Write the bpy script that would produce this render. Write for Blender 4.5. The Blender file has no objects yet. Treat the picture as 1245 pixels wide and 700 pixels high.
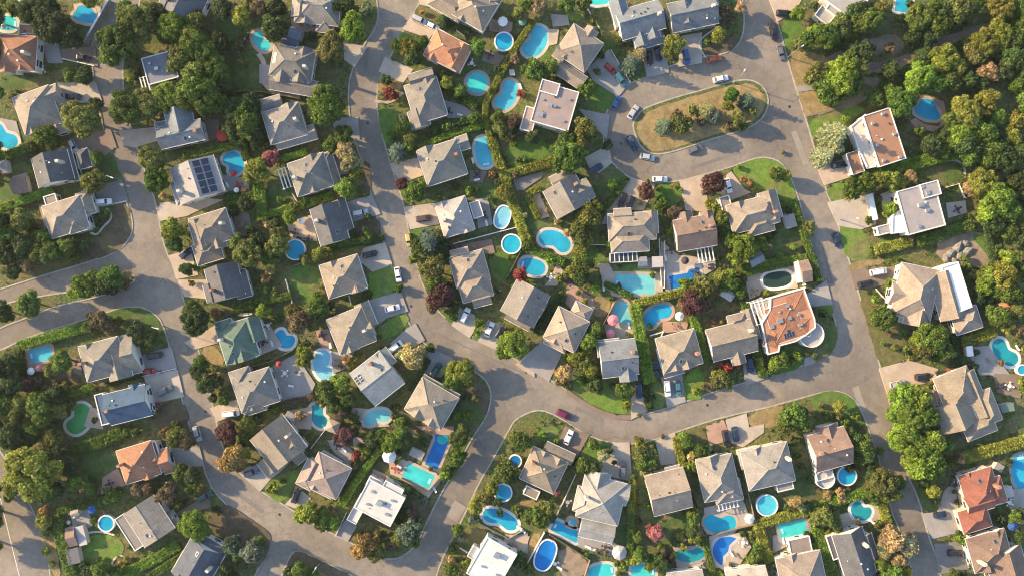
import bpy, bmesh, math, random
import numpy as np
from mathutils import Vector, Matrix, Euler
from mathutils.geometry import tessellate_polygon

# ---------------------------------------------------------------- camera, sky, sun, exposure
S = 0.25            # metres per survey unit on the ground
HC = 240.0          # flying height of the camera
CX, CY = 622.5, 350.0
SUN_EL, SUN_AZ = math.radians(22), math.radians(-18)   # azimuth: direction in which shadows fall, from +x
SUN_STRENGTH, SKY_STRENGTH, EXPOSURE = 4.4, 0.15, 1.36

sc = bpy.context.scene
cam = bpy.data.objects.new('camera', bpy.data.cameras.new('camera'))
sc.collection.objects.link(cam)
cam.location = (0, 0, HC)
cam.rotation_euler = (0, 0, 0)
cam.data.sensor_fit = 'HORIZONTAL'
cam.data.sensor_width = 36
cam.data.lens = 36 * HC / (1245 * S)
cam.data.clip_end = 4000
cam.data.clip_start = 1
sc.camera = cam

wd = bpy.data.worlds.new('World'); sc.world = wd; wd.use_nodes = True
nt = wd.node_tree
sky = nt.nodes.new('ShaderNodeTexSky'); sky.sky_type = 'NISHITA'; sky.sun_disc = False
sky.sun_elevation = SUN_EL
sun_from = SUN_AZ + math.pi                       # where the sun stands, math angle from +x
sky.sun_rotation = math.pi / 2 - sun_from
sky.dust_density = 1.0
bg = nt.nodes['Background']; bg.inputs[1].default_value = SKY_STRENGTH
nt.links.new(sky.outputs[0], bg.inputs[0])
sl = bpy.data.lights.new('sun', 'SUN'); sl.energy = SUN_STRENGTH; sl.angle = math.radians(0.5)
sl.color = (1.0, 0.73, 0.40)
so = bpy.data.objects.new('sun', sl); sc.collection.objects.link(so)
ldir = Vector((math.cos(SUN_AZ) * math.cos(SUN_EL), math.sin(SUN_AZ) * math.cos(SUN_EL), -math.sin(SUN_EL)))
so.rotation_euler = ldir.to_track_quat('-Z', 'Y').to_euler()
so.location = (-200, 80, 120)
sc.view_settings.view_transform = 'Standard'
sc.view_settings.look = 'None'
sc.view_settings.gamma = 1
sc.view_settings.exposure = EXPOSURE
sc.cycles.max_bounces = 6
sc.cycles.transparent_max_bounces = 8
sc.cycles.use_denoising = True
sc.cycles.filter_width = 1.1

R = random.Random(7)
COL = sc.collection

# ---------------------------------------------------------------- units
K = 700 / 180.0
OX = OY = 0.0
XS = [0, 200, 400, 600, 800, 995]; YS = [0, 170, 340, 520]
def T(r, c):
    """choose the survey sheet the next coordinates are read from"""
    global OX, OY
    OX, OY = XS[c], YS[r]
def q(x, y): return (OX + x / K, OY + y / K)
def qs(*p): return [q(p[i], p[i + 1]) for i in range(0, len(p), 2)]
def W(p, h=0.0):
    f = S * (HC - h) / HC
    return ((p[0] - CX) * f, (CY - p[1]) * f)

# ---------------------------------------------------------------- materials
def new_mat(name):
    m = bpy.data.materials.new(name); m.use_nodes = True
    return m, m.node_tree, m.node_tree.nodes['Principled BSDF']
def N(nt, t, **kw):
    n = nt.nodes.new(t)
    for k, v in kw.items(): setattr(n, k, v)
    return n
def noise(nt, scale, detail=4, rough=.6, obj=False, dist=0):
    tc = N(nt, 'ShaderNodeTexCoord' if obj else 'ShaderNodeNewGeometry')
    n = N(nt, 'ShaderNodeTexNoise'); n.inputs['Scale'].default_value = scale
    n.inputs['Detail'].default_value = detail; n.inputs['Roughness'].default_value = rough
    n.inputs['Distortion'].default_value = dist
    nt.links.new(tc.outputs['Object' if obj else 'Position'], n.inputs['Vector'])
    return n.outputs['Fac']
def rng(nt, v, a, b, c, d):
    n = N(nt, 'ShaderNodeMapRange'); nt.links.new(v, n.inputs[0])
    for i, x in enumerate((a, b, c, d)): n.inputs[i + 1].default_value = x
    return n.outputs[0]
def mul(nt, a, b, op='MULTIPLY'):
    n = N(nt, 'ShaderNodeMath', operation=op)
    for i, x in enumerate((a, b)):
        if isinstance(x, (int, float)): n.inputs[i].default_value = x
        else: nt.links.new(x, n.inputs[i])
    return n.outputs[0]
def mixc(nt, fac, a, b, mode='MIX'):
    n = N(nt, 'ShaderNodeMix', data_type='RGBA', blend_type=mode)
    for i, x in ((0, fac), (6, a), (7, b)):
        if isinstance(x, (int, float)): n.inputs[i].default_value = x
        elif isinstance(x, tuple): n.inputs[i].default_value = x + (1,) if len(x) == 3 else x
        else: nt.links.new(x, n.inputs[i])
    return n.outputs[2]
def scalec(nt, col, f):
    n = N(nt, 'ShaderNodeVectorMath', operation='SCALE')
    if isinstance(col, tuple): n.inputs[0].default_value = col
    else: nt.links.new(col, n.inputs[0])
    nt.links.new(f, n.inputs['Scale'])
    return n.outputs[0]
def bump(nt, bs, h, strength=.5, dist=.1):
    b = N(nt, 'ShaderNodeBump'); b.inputs['Strength'].default_value = strength; b.inputs['Distance'].default_value = dist
    nt.links.new(h, b.inputs['Height']); nt.links.new(b.outputs[0], bs.inputs['Normal'])
def plain(name, col, rough=.7, metal=0, var=.15, scale=1.5):
    m, nt, b = new_mat(name)
    f = rng(nt, noise(nt, scale, 5), .3, .7, 1 - var, 1 + var)
    nt.links.new(scalec(nt, tuple(col), f), b.inputs['Base Color'])
    b.inputs['Roughness'].default_value = rough; b.inputs['Metallic'].default_value = metal
    return m
def objcol(nt): return N(nt, 'ShaderNodeObjectInfo').outputs['Color']

def mat_ground():
    m, nt, b = new_mat('garden_soil_and_turf')
    a = rng(nt, noise(nt, .045, 5, .6), .42, .58, 0, 1)
    c = rng(nt, noise(nt, .16, 6, .7), .42, .6, 0, 1)
    g = mixc(nt, a, (.058, .100, .022), (.105, .125, .030))
    g = mixc(nt, mul(nt, c, .6), g, (.17, .125, .07))
    f = mul(nt, rng(nt, noise(nt, .8, 6, .8), .35, .65, .5, 1.5), rng(nt, noise(nt, 2.6, 4, .9), .35, .65, .7, 1.3))
    nt.links.new(scalec(nt, g, f), b.inputs['Base Color']); b.inputs['Roughness'].default_value = .95
    bump(nt, b, noise(nt, 1.5, 4, .7), .8, .5)
    return m
def mat_lawn():
    m, nt, b = new_mat('mown_lawn')
    c = objcol(nt)
    dry = rng(nt, noise(nt, .12, 5, .6), .5, .68, 0, .75)
    g = mixc(nt, dry, c, (.17, .135, .062))
    f = mul(nt, rng(nt, noise(nt, .5, 6, .75), .35, .65, .72, 1.28), rng(nt, noise(nt, 2.4, 4, .9), .35, .65, .8, 1.2))
    nt.links.new(scalec(nt, g, f), b.inputs['Base Color']); b.inputs['Roughness'].default_value = .95
    bump(nt, b, noise(nt, 3, 3, .7), .6, .25)
    return m
def mat_asphalt():
    m, nt, b = new_mat('worn_asphalt')
    a = mul(nt, rng(nt, noise(nt, .035, 5, .55), .38, .62, .78, 1.16), rng(nt, noise(nt, .14, 7, .75), .42, .6, 1.1, .80))
    f = mul(nt, rng(nt, noise(nt, .5, 8, .75), .3, .7, .85, 1.15), rng(nt, noise(nt, 2.4, 4, .9), .35, .65, .92, 1.08))
    base = mixc(nt, rng(nt, noise(nt, .09, 5, .6), .45, .65, 0, .7), (.212, .182, .150), (.262, .222, .180))
    v = N(nt, 'ShaderNodeTexVoronoi', feature='DISTANCE_TO_EDGE'); v.inputs['Scale'].default_value = .07
    geo = N(nt, 'ShaderNodeNewGeometry')
    wn = N(nt, 'ShaderNodeTexNoise'); wn.inputs['Scale'].default_value = .25; wn.inputs['Detail'].default_value = 5
    nt.links.new(geo.outputs['Position'], wn.inputs['Vector'])
    ad = N(nt, 'ShaderNodeVectorMath', operation='MULTIPLY_ADD')
    nt.links.new(wn.outputs['Color'], ad.inputs[0]); ad.inputs[1].default_value = (9, 9, 0)
    nt.links.new(geo.outputs['Position'], ad.inputs[2]); nt.links.new(ad.outputs[0], v.inputs['Vector'])
    crack = rng(nt, v.outputs['Distance'], .002, .010, .74, 1)
    k = mul(nt, mul(nt, a, f), crack)
    nt.links.new(scalec(nt, base, k), b.inputs['Base Color']); b.inputs['Roughness'].default_value = .9
    return m
def mat_paving():
    m, nt, b = new_mat('driveway_paving')
    c = objcol(nt)
    f = mul(nt, rng(nt, noise(nt, .22, 5, .6), .3, .7, .82, 1.14), rng(nt, noise(nt, 1.6, 6, .8), .3, .7, .88, 1.12))
    nt.links.new(scalec(nt, c, f), b.inputs['Base Color']); b.inputs['Roughness'].default_value = .85
    return m
def mat_shingle():
    m, nt, b = new_mat('asphalt_shingles')
    c = objcol(nt)
    tc = N(nt, 'ShaderNodeTexCoord')
    sp = N(nt, 'ShaderNodeSeparateXYZ'); nt.links.new(tc.outputs['Object'], sp.inputs[0])
    w = N(nt, 'ShaderNodeMath', operation='FRACT'); nt.links.new(mul(nt, sp.outputs['Z'], 4.2), w.inputs[0])
    rows = rng(nt, w.outputs[0], 0, .25, .82, 1)
    f = mul(nt, rng(nt, noise(nt, .35, 6, .6), .3, .7, .78, 1.2), rng(nt, noise(nt, 2.2, 6, .85), .34, .66, .68, 1.32))
    f = mul(nt, f, rows)
    nt.links.new(scalec(nt, c, f), b.inputs['Base Color']); b.inputs['Roughness'].default_value = .9
    bump(nt, b, noise(nt, 4, 3, .7), .5, .08)
    return m
def mat_flat():
    m, nt, b = new_mat('flat_roof_membrane')
    c = objcol(nt)
    f = mul(nt, rng(nt, noise(nt, .3, 6, .7), .3, .7, .84, 1.1), rng(nt, noise(nt, 2, 5, .8), .3, .7, .92, 1.08))
    nt.links.new(scalec(nt, c, f), b.inputs['Base Color']); b.inputs['Roughness'].default_value = .8
    return m
def mat_obj(name, rough=.6, metal=0, coat=0, var=.08):
    m, nt, b = new_mat(name)
    f = rng(nt, noise(nt, 1.5, 4), .3, .7, 1 - var, 1 + var)
    nt.links.new(scalec(nt, objcol(nt), f), b.inputs['Base Color'])
    b.inputs['Roughness'].default_value = rough; b.inputs['Metallic'].default_value = metal
    b.inputs['Coat Weight'].default_value = coat
    return m
def mat_leaf(attr=False):
    m, nt, b = new_mat('mixed_leaves' if attr else 'leaves')
    oi = N(nt, 'ShaderNodeObjectInfo')
    at = N(nt, 'ShaderNodeAttribute', attribute_name='tint')
    f = mul(nt, at.outputs['Fac'], rng(nt, noise(nt, .8, 4, .7), .3, .7, .75, 1.28))
    f = mul(nt, f, rng(nt, oi.outputs['Random'], 0, 1, 1.15, 1.75))
    base = N(nt, 'ShaderNodeAttribute', attribute_name='leafcol').outputs['Color'] if attr else oi.outputs['Color']
    hue = mixc(nt, rng(nt, noise(nt, .22, 3), .5, .7, 0, .18), base, (.13, .115, .032))
    col = scalec(nt, hue, f)
    nt.links.new(col, b.inputs['Base Color']); b.inputs['Roughness'].default_value = .65
    b.inputs['Specular IOR Level'].default_value = .25
    tr = N(nt, 'ShaderNodeBsdfTranslucent'); nt.links.new(col, tr.inputs['Color'])
    mx = N(nt, 'ShaderNodeMixShader'); mx.inputs[0].default_value = .35
    nt.links.new(b.outputs[0], mx.inputs[1]); nt.links.new(tr.outputs[0], mx.inputs[2])
    nt.links.new(mx.outputs[0], nt.nodes['Material Output'].inputs['Surface'])
    return m
def mat_water():
    m, nt, b = new_mat('pool_water')
    c = objcol(nt)
    f = rng(nt, noise(nt, .25, 4, .6), .3, .7, .82, 1.18)
    nt.links.new(scalec(nt, c, f), b.inputs['Base Color'])
    b.inputs['Roughness'].default_value = .06; b.inputs['IOR'].default_value = 1.33
    bump(nt, b, noise(nt, 2.2, 3, .6), .15, .05)
    tr = N(nt, 'ShaderNodeBsdfTransparent')
    nt.links.new(mixc(nt, .55, (1., 1., 1.), c), tr.inputs[0])
    mx = N(nt, 'ShaderNodeMixShader'); mx.inputs[0].default_value = .38
    nt.links.new(b.outputs[0], mx.inputs[1]); nt.links.new(tr.outputs[0], mx.inputs[2])
    nt.links.new(mx.outputs[0], nt.nodes['Material Output'].inputs['Surface'])
    return m

M = dict(ground=mat_ground(), lawn=mat_lawn(), asphalt=mat_asphalt(), paving=mat_paving(), shingle=mat_shingle(),
         flat=mat_flat(), leaf=mat_leaf(), leaves=mat_leaf(True), water=mat_water(), paint=mat_obj('house_paint', .7), car=mat_obj('car_paint', .3, .1, .6, .03),
         cloth=mat_obj('canvas', .9), kerb=plain('kerb_concrete', (.33, .30, .26), .85, 0, .25, .6),
         coping=plain('pool_coping_stone', (.50, .45, .39), .8, 0, .15, 2), white=plain('white_paint', (.68, .66, .62), .6, 0, .08),
         glass=plain('dark_glass', (.03, .04, .05), .12, 0, .05), tyre=plain('rubber', (.02, .02, .02), .8),
         metal=plain('grey_metal', (.45, .45, .45), .4, .7), bark=plain('bark', (.11, .08, .055), .9, 0, .3, 4),
         wood=plain('weathered_wood', (.22, .165, .12), .8, 0, .3, 2), brick=plain('brick', (.30, .17, .12), .85, 0, .2, 2),
         basin=plain('pool_liner', (.38, .62, .70), .6, 0, .08), lamp=plain('lamp_glass', (.7, .7, .65), .3),
         red=plain('tail_lamp_red', (.4, .02, .02), .3), dark=plain('dark_metal', (.05, .05, .055), .5, .3),
         rock=plain('rock', (.20, .185, .17), .9, 0, .4, 1.5), solar=plain('solar_glass', (.02, .03, .055), .25, 0, .2, 1),
         line=plain('road_paint', (.62, .60, .55), .7, 0, .3, 2), dirt=plain('dirt', (.24, .185, .13), .95, 0, .3, .4))

# ---------------------------------------------------------------- object helpers
def link(name, me, parent=None, mats=None, color=None):
    o = bpy.data.objects.new(name, me); COL.objects.link(o)
    if parent is not None: o.parent = parent
    if mats is not None and me is not None and not me.materials:
        for x in (mats if isinstance(mats, (list, tuple)) else [mats]): me.materials.append(x)
    if color is not None: o.color = tuple(color) + (1,) if len(color) == 3 else color
    return o
def empty(name, loc, rz=0):
    o = bpy.data.objects.new(name, None); COL.objects.link(o)
    o.location = loc; o.rotation_euler = (0, 0, rz); o.empty_display_size = .5
    return o
THINGS = []
def tag(o, cat, px, py, desc=None, label=None, group=None):
    o['category'] = cat
    if group: o['group'] = group
    THINGS.append(dict(o=o, cat=cat, x=px, y=py, desc=desc, label=label))
    return o
def struct(o, label=None):
    o['kind'] = 'structure'
    if label: o['label'] = label
    return o

class MB:
    """collects vertices and faces for one mesh"""
    def __init__(s): s.v = []; s.f = []; s.m = []
    def add(s, vs, fs, mi=0):
        k = len(s.v); s.v += [tuple(v) for v in vs]; s.f += [tuple(i + k for i in f) for f in fs]; s.m += [mi] * len(fs)
        return s
    def box(s, x, y, z, w, d, h, mi=0, a=0, bottom=True):
        """centre x,y ; z is the base"""
        c, n = math.cos(a), math.sin(a)
        vs = []
        for zz in (z, z + h):
            for sx, sy in ((-1, -1), (1, -1), (1, 1), (-1, 1)):
                lx, ly = sx * w / 2, sy * d / 2
                vs.append((x + lx * c - ly * n, y + lx * n + ly * c, zz))
        fs = [(4, 5, 6, 7), (0, 1, 5, 4), (1, 2, 6, 5), (2, 3, 7, 6), (3, 0, 4, 7)]
        if bottom: fs.append((3, 2, 1, 0))
        return s.add(vs, fs, mi)
    def tube(s, p0, p1, r0, r1=None, n=8, mi=0, cap=True):
        r1 = r0 if r1 is None else r1
        p0, p1 = Vector(p0), Vector(p1); d = (p1 - p0).normalized()
        u = d.orthogonal().normalized(); w = d.cross(u)
        vs = []
        for p, r in ((p0, r0), (p1, r1)):
            for i in range(n):
                t = 2 * math.pi * i / n
                vs.append(p + (u * math.cos(t) + w * math.sin(t)) * r)
        fs = [(i, (i + 1) % n, n + (i + 1) % n, n + i) for i in range(n)]
        if cap: fs += [tuple(range(n, 2 * n)), tuple(range(n - 1, -1, -1))]
        return s.add(vs, fs, mi)
    def mesh(s, name):
        me = bpy.data.meshes.new(name); me.from_pydata(s.v, [], s.f)
        if any(s.m): me.polygons.foreach_set('material_index', s.m)
        me.update(); return me
    def build(s, name, mats, parent=None, color=None):
        return link(name, s.mesh(name), parent, mats, color)

def area2(p): return sum(p[i - 1][0] * p[i][1] - p[i][0] * p[i - 1][1] for i in range(len(p)))
def ccw(p): return list(p) if area2(p) > 0 else list(reversed(p))
def chaikin(p, n=1, closed=True):
    for _ in range(n):
        o = []
        L = len(p)
        for i in range(L if closed else L - 1):
            a, b = p[i], p[(i + 1) % L]
            o.append((a[0] * .75 + b[0] * .25, a[1] * .75 + b[1] * .25)); o.append((a[0] * .25 + b[0] * .75, a[1] * .25 + b[1] * .75))
        if not closed: o = [p[0]] + o + [p[-1]]
        p = o
    return p
def roughen(p, step=1.5, amp=.25):
    o = []
    for i in range(len(p)):
        a, b = p[i], p[(i + 1) % len(p)]
        n = max(1, int(math.hypot(b[0] - a[0], b[1] - a[1]) / step))
        for k in range(n):
            t = k / n
            o.append((a[0] + (b[0] - a[0]) * t + R.uniform(-amp, amp), a[1] + (b[1] - a[1]) * t + R.uniform(-amp, amp)))
    return o
def slab(mb, poly, z0, z1, mi=0, sides=True):
    """closed outline (world xy) as a slab with its top at z1"""
    poly = ccw(poly); n = len(poly)
    tris = tessellate_polygon([[Vector((x, y, 0)) for x, y in poly]])
    out = []
    for t in tris:
        a, b, c = (poly[i] for i in t)
        out.append(t if (b[0] - a[0]) * (c[1] - a[1]) - (c[0] - a[0]) * (b[1] - a[1]) > 0 else t[::-1])
    mb.add([(x, y, z1) for x, y in poly], out, mi)
    if sides:
        vs = [(x, y, z1) for x, y in poly] + [(x, y, z0) for x, y in poly]
        mb.add(vs, [(n + i, n + (i + 1) % n, (i + 1) % n, i) for i in range(n)], mi)
    return mb
def offset(poly, d):
    """shrink (d > 0) an outline by d"""
    poly = ccw(poly); n = len(poly); o = []
    for i in range(n):
        a, b, c = Vector(poly[i - 1]), Vector(poly[i]), Vector(poly[(i + 1) % n])
        e1 = (b - a); e2 = (c - b)
        if e1.length < 1e-6 or e2.length < 1e-6: o.append(tuple(b)); continue
        e1.normalize(); e2.normalize()
        n1 = Vector((-e1.y, e1.x)); n2 = Vector((-e2.y, e2.x)); m = n1 + n2
        if m.length < .3: m = n1
        m.normalize(); k = d / max(.5, m.dot(n1))
        o.append((b.x + m.x * k, b.y + m.y * k))
    return o
def ring(mb, outer, inner, z0, z1, mi=0):
    n = len(outer)
    vs = [(x, y, z1) for x, y in outer] + [(x, y, z1) for x, y in inner] + [(x, y, z0) for x, y in outer] + [(x, y, z0) for x, y in inner]
    fs = []
    for i in range(n):
        j = (i + 1) % n
        fs += [(i, j, n + j, n + i), (2 * n + i, 2 * n + j, j, i), (n + i, n + j, 3 * n + j, 3 * n + i)]
    return mb.add(vs, fs, mi)
def inside(p, poly):
    x, y = p; c = False
    for i in range(len(poly)):
        x1, y1 = poly[i - 1]; x2, y2 = poly[i]
        if (y1 > y) != (y2 > y) and x < (x2 - x1) * (y - y1) / (y2 - y1) + x1: c = not c
    return c
SHEETS = []          # (outline in survey units, top z)
def ground_z(px, py):
    z = 0.0
    for poly, zz in SHEETS:
        if zz > z and inside((px, py), poly): z = zz
    return z
# occupancy grid for the loose undergrowth
OCC = np.zeros((720, 1265), bool)
def raster(poly, grid, val=True):
    xs = [p[0] for p in poly]; ys = [p[1] for p in poly]
    x0, x1 = max(0, int(min(xs)) - 1), min(1264, int(max(xs)) + 2); y0, y1 = max(0, int(min(ys)) - 1), min(719, int(max(ys)) + 2)
    if x1 <= x0 or y1 <= y0: return
    X, Y = np.meshgrid(np.arange(x0, x1) + .5, np.arange(y0, y1) + .5)
    c = np.zeros(X.shape, bool)
    for i in range(len(poly)):
        ax, ay = poly[i - 1]; bx, by = poly[i]
        if ay == by: continue
        c ^= ((ay > Y) != (by > Y)) & (X < (bx - ax) * (Y - ay) / (by - ay) + ax)
    grid[y0:y1, x0:x1][c] = val
# ---------------------------------------------------------------- roads and blocks
def land(poly, name='ground'):
    p = chaikin(poly, 1)
    w = [W(a) for a in p]
    inner = offset(w, .42)
    mb = MB(); slab(mb, inner, 0, .12, sides=False)
    struct(mb.build(name, M['ground']))
    mb = MB(); ring(mb, ccw(w), inner, 0, .135)
    struct(mb.build('kerb', M['kerb']))
    SHEETS.append((p, .12)); BLOCKS.append(p)
BLOCKS = []
_cnt = dict(l=0, d=0, p=0)
def sheet(pts, name, mat, color, cls, smooth=1, rough=0.0, to_ground=False):
    base = dict(l=.128, d=.25, p=.36)[cls]
    z = base + .0012 * _cnt[cls]; _cnt[cls] += 1
    p = chaikin(pts, smooth) if smooth else pts
    w = [W(a) for a in p]
    if rough: w = roughen(w, 1.2, rough)
    mb = MB(); slab(mb, w, .0, z)
    o = struct(mb.build(name, mat, color=color))
    SHEETS.append((p, z)); raster(p, OCC)
    return o
LG = {'g': (.080, .155, .022), 'b': (.115, .195, .026), 'd': (.060, .108, .022), 'y': (.26, .19, .085), 'o': (.12, .115, .04), 'n': (.10, .078, .045)}
def LW(c, *p, smooth=1): return sheet(qs(*p), 'lawn', M['lawn'], LG[c], 'l', smooth, .22)
DG = {'c': (.40, .345, .285), 'a': (.19, .18, .17), 'g': (.29, .27, .25), 't': (.42, .33, .25), 'r': (.38, .24, .18), 'n': (.20, .15, .115), 'w': (.55, .50, .44)}
def DR(c, *p, smooth=0): return sheet(qs(*p), 'driveway', M['paving'], DG[c], 'd', smooth)
def PA(c, *p, smooth=0): return sheet(qs(*p), 'patio', M['paving'], DG[c], 'p', smooth)
def DT(*p, smooth=1): return sheet(qs(*p), 'dirt_ground', M['dirt'], (1, 1, 1), 'l', smooth, .3)
def line_outline(pts, w):
    L, Rr = [], []
    for i, p in enumerate(pts):
        a = Vector(pts[max(0, i - 1)]); b = Vector(pts[min(len(pts) - 1, i + 1)])
        d = (b - a); d = d.normalized() if d.length else Vector((1, 0)); n = Vector((-d.y, d.x)) * w / 2
        L.append((p[0] + n.x, p[1] + n.y)); Rr.append((p[0] - n.x, p[1] - n.y))
    return L + Rr[::-1]
def PT(c, w, *p):
    """narrow path along a line"""
    pts = chaikin(qs(*p), 2, closed=False)
    return sheet(line_outline(pts, w / K), 'path', M['paving'], DG[c], 'd', 0)

# ---------------------------------------------------------------- houses
RC = {'grey': (.255, .235, .21), 'tan': (.33, .27, .21), 'dark': (.118, .120, .13), 'slate': (.10, .118, .15), 'brown': (.235, .165, .13),
      'orange': (.43, .205, .12), 'terra': (.42, .22, .135), 'red': (.33, .125, .09), 'green': (.125, .185, .145), 'light': (.42, .39, .37),
      'blue': (.065, .125, .22), 'white': (.74, .71, .67), 'beige': (.44, .39, .34), 'bluegrey': (.195, .215, .24), 'taupe': (.29, .243, .198), 'pinkgrey': (.29, .235, .21)}
WC = {'w': (.60, .57, .52), 'c': (.52, .46, .38), 'b': (.33, .20, .15), 'g': (.40, .38, .36), 'k': (.27, .22, .19)}
HOUSES = []
def window_mesh(w, h):
    mb = MB()
    mb.box(0, -.03, 0, w, .06, h, 0); mb.box(0, -.045, .09, w - .18, .07, h - .18, 1)
    mb.box(0, -.09, -.08, w + .1, .12, .07, 0)
    me = mb.mesh('window'); me.materials.append(M['white']); me.materials.append(M['glass']); return me
WIN = [window_mesh(1.5, 1.3), window_mesh(2.2, 1.5), window_mesh(1.0, 1.2)]
def door_mesh():
    mb = MB(); mb.box(0, -.04, 0, 1.15, .08, 2.2, 0); mb.box(0, -.07, .05, .95, .08, 2.05, 1)
    me = mb.mesh('door'); me.materials.append(M['white']); me.materials.append(M['wood']); return me
def garage_mesh():
    mb = MB(); mb.box(0, -.04, 0, 4.9, .08, 2.4, 0)
    for i in range(4): mb.box(0, -.085, .06 + i * .57, 4.6, .05, .53, 1)
    me = mb.mesh('garage_door'); me.materials.append(M['white']); me.materials.append(M['kerb']); return me
DOOR, GARAGE = door_mesh(), garage_mesh()

class Wing:
    def __init__(s, x, y, w, d, a, typ, z, ov, pitch):
        s.x, s.y, s.w, s.d, s.a, s.t, s.z, s.ov, s.p = x, y, w, d, a, typ, z, ov, pitch
        hw, hd = w / 2, d / 2
        if typ == 'h': s.rise = min(hw, hd) * pitch
        elif typ == 'x': s.rise = hd * pitch
        elif typ == 'y': s.rise = hw * pitch
        else: s.rise = 0
    def loc(s, x, y):
        c, n = math.cos(-s.a), math.sin(-s.a); dx, dy = x - s.x, y - s.y
        return dx * c - dy * n, dx * n + dy * c
    def out(s, x, y, z):
        c, n = math.cos(s.a), math.sin(s.a)
        return (s.x + x * c - y * n, s.y + x * n + y * c, z)
    def height(s, x, y):
        lx, ly = s.loc(x, y); hw, hd = s.w / 2, s.d / 2
        if abs(lx) > hw or abs(ly) > hd: return -1
        if s.t in 'fr': return s.z
        if s.t == 'p': return -1
        a, b = (hw - abs(lx)) * s.p, (hd - abs(ly)) * s.p
        if s.t == 'x': return s.z + b
        if s.t == 'y': return s.z + a
        return s.z + min(a, b)
def roof_wing(mb, caps, w, th=.16):
    hw, hd, z, r = w.w / 2, w.d / 2, w.z, w.rise
    c = [(-hw, -hd), (hw, -hd), (hw, hd), (-hw, hd)]
    vs = [w.out(x, y, z - th) for x, y in c] + [w.out(x, y, z) for x, y in c]
    fs = [(3, 2, 1, 0), (0, 1, 5, 4), (1, 2, 6, 5), (2, 3, 7, 6), (3, 0, 4, 7)]
    k = .11
    if w.t == 'h':
        if hw >= hd: ra, rb = (-(hw - hd), 0), (hw - hd, 0)
        else: ra, rb = (0, -(hd - hw)), (0, hd - hw)
        vs += [w.out(*ra, z + r), w.out(*rb, z + r)]
        if hw >= hd: fs += [(4, 5, 9, 8), (5, 6, 9), (6, 7, 8, 9), (7, 4, 8)]
        else: fs += [(4, 5, 8), (5, 6, 9, 8), (6, 7, 9), (7, 4, 8, 9)]
        if abs(hw - hd) > .05: caps.tube(vs[8], vs[9], k, n=5)
        near = {4: 8, 7: 8, 5: 9, 6: 9} if hw >= hd else {4: 8, 5: 8, 6: 9, 7: 9}
        for i, j in near.items(): caps.tube(vs[i], vs[j], k, n=5)
    elif w.t == 'x':
        vs += [w.out(-hw, 0, z + r), w.out(hw, 0, z + r)]
        fs += [(4, 5, 9, 8), (6, 7, 8, 9), (5, 6, 9), (7, 4, 8)]; caps.tube(vs[8], vs[9], k, n=5)
    elif w.t == 'y':
        vs += [w.out(0, -hd, z + r), w.out(0, hd, z + r)]
        fs += [(5, 6, 9, 8), (7, 4, 8, 9), (4, 5, 8), (6, 7, 9)]; caps.tube(vs[8], vs[9], k, n=5)
    else:
        fs += [(4, 5, 6, 7)]
    mb.add(vs, fs)
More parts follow.
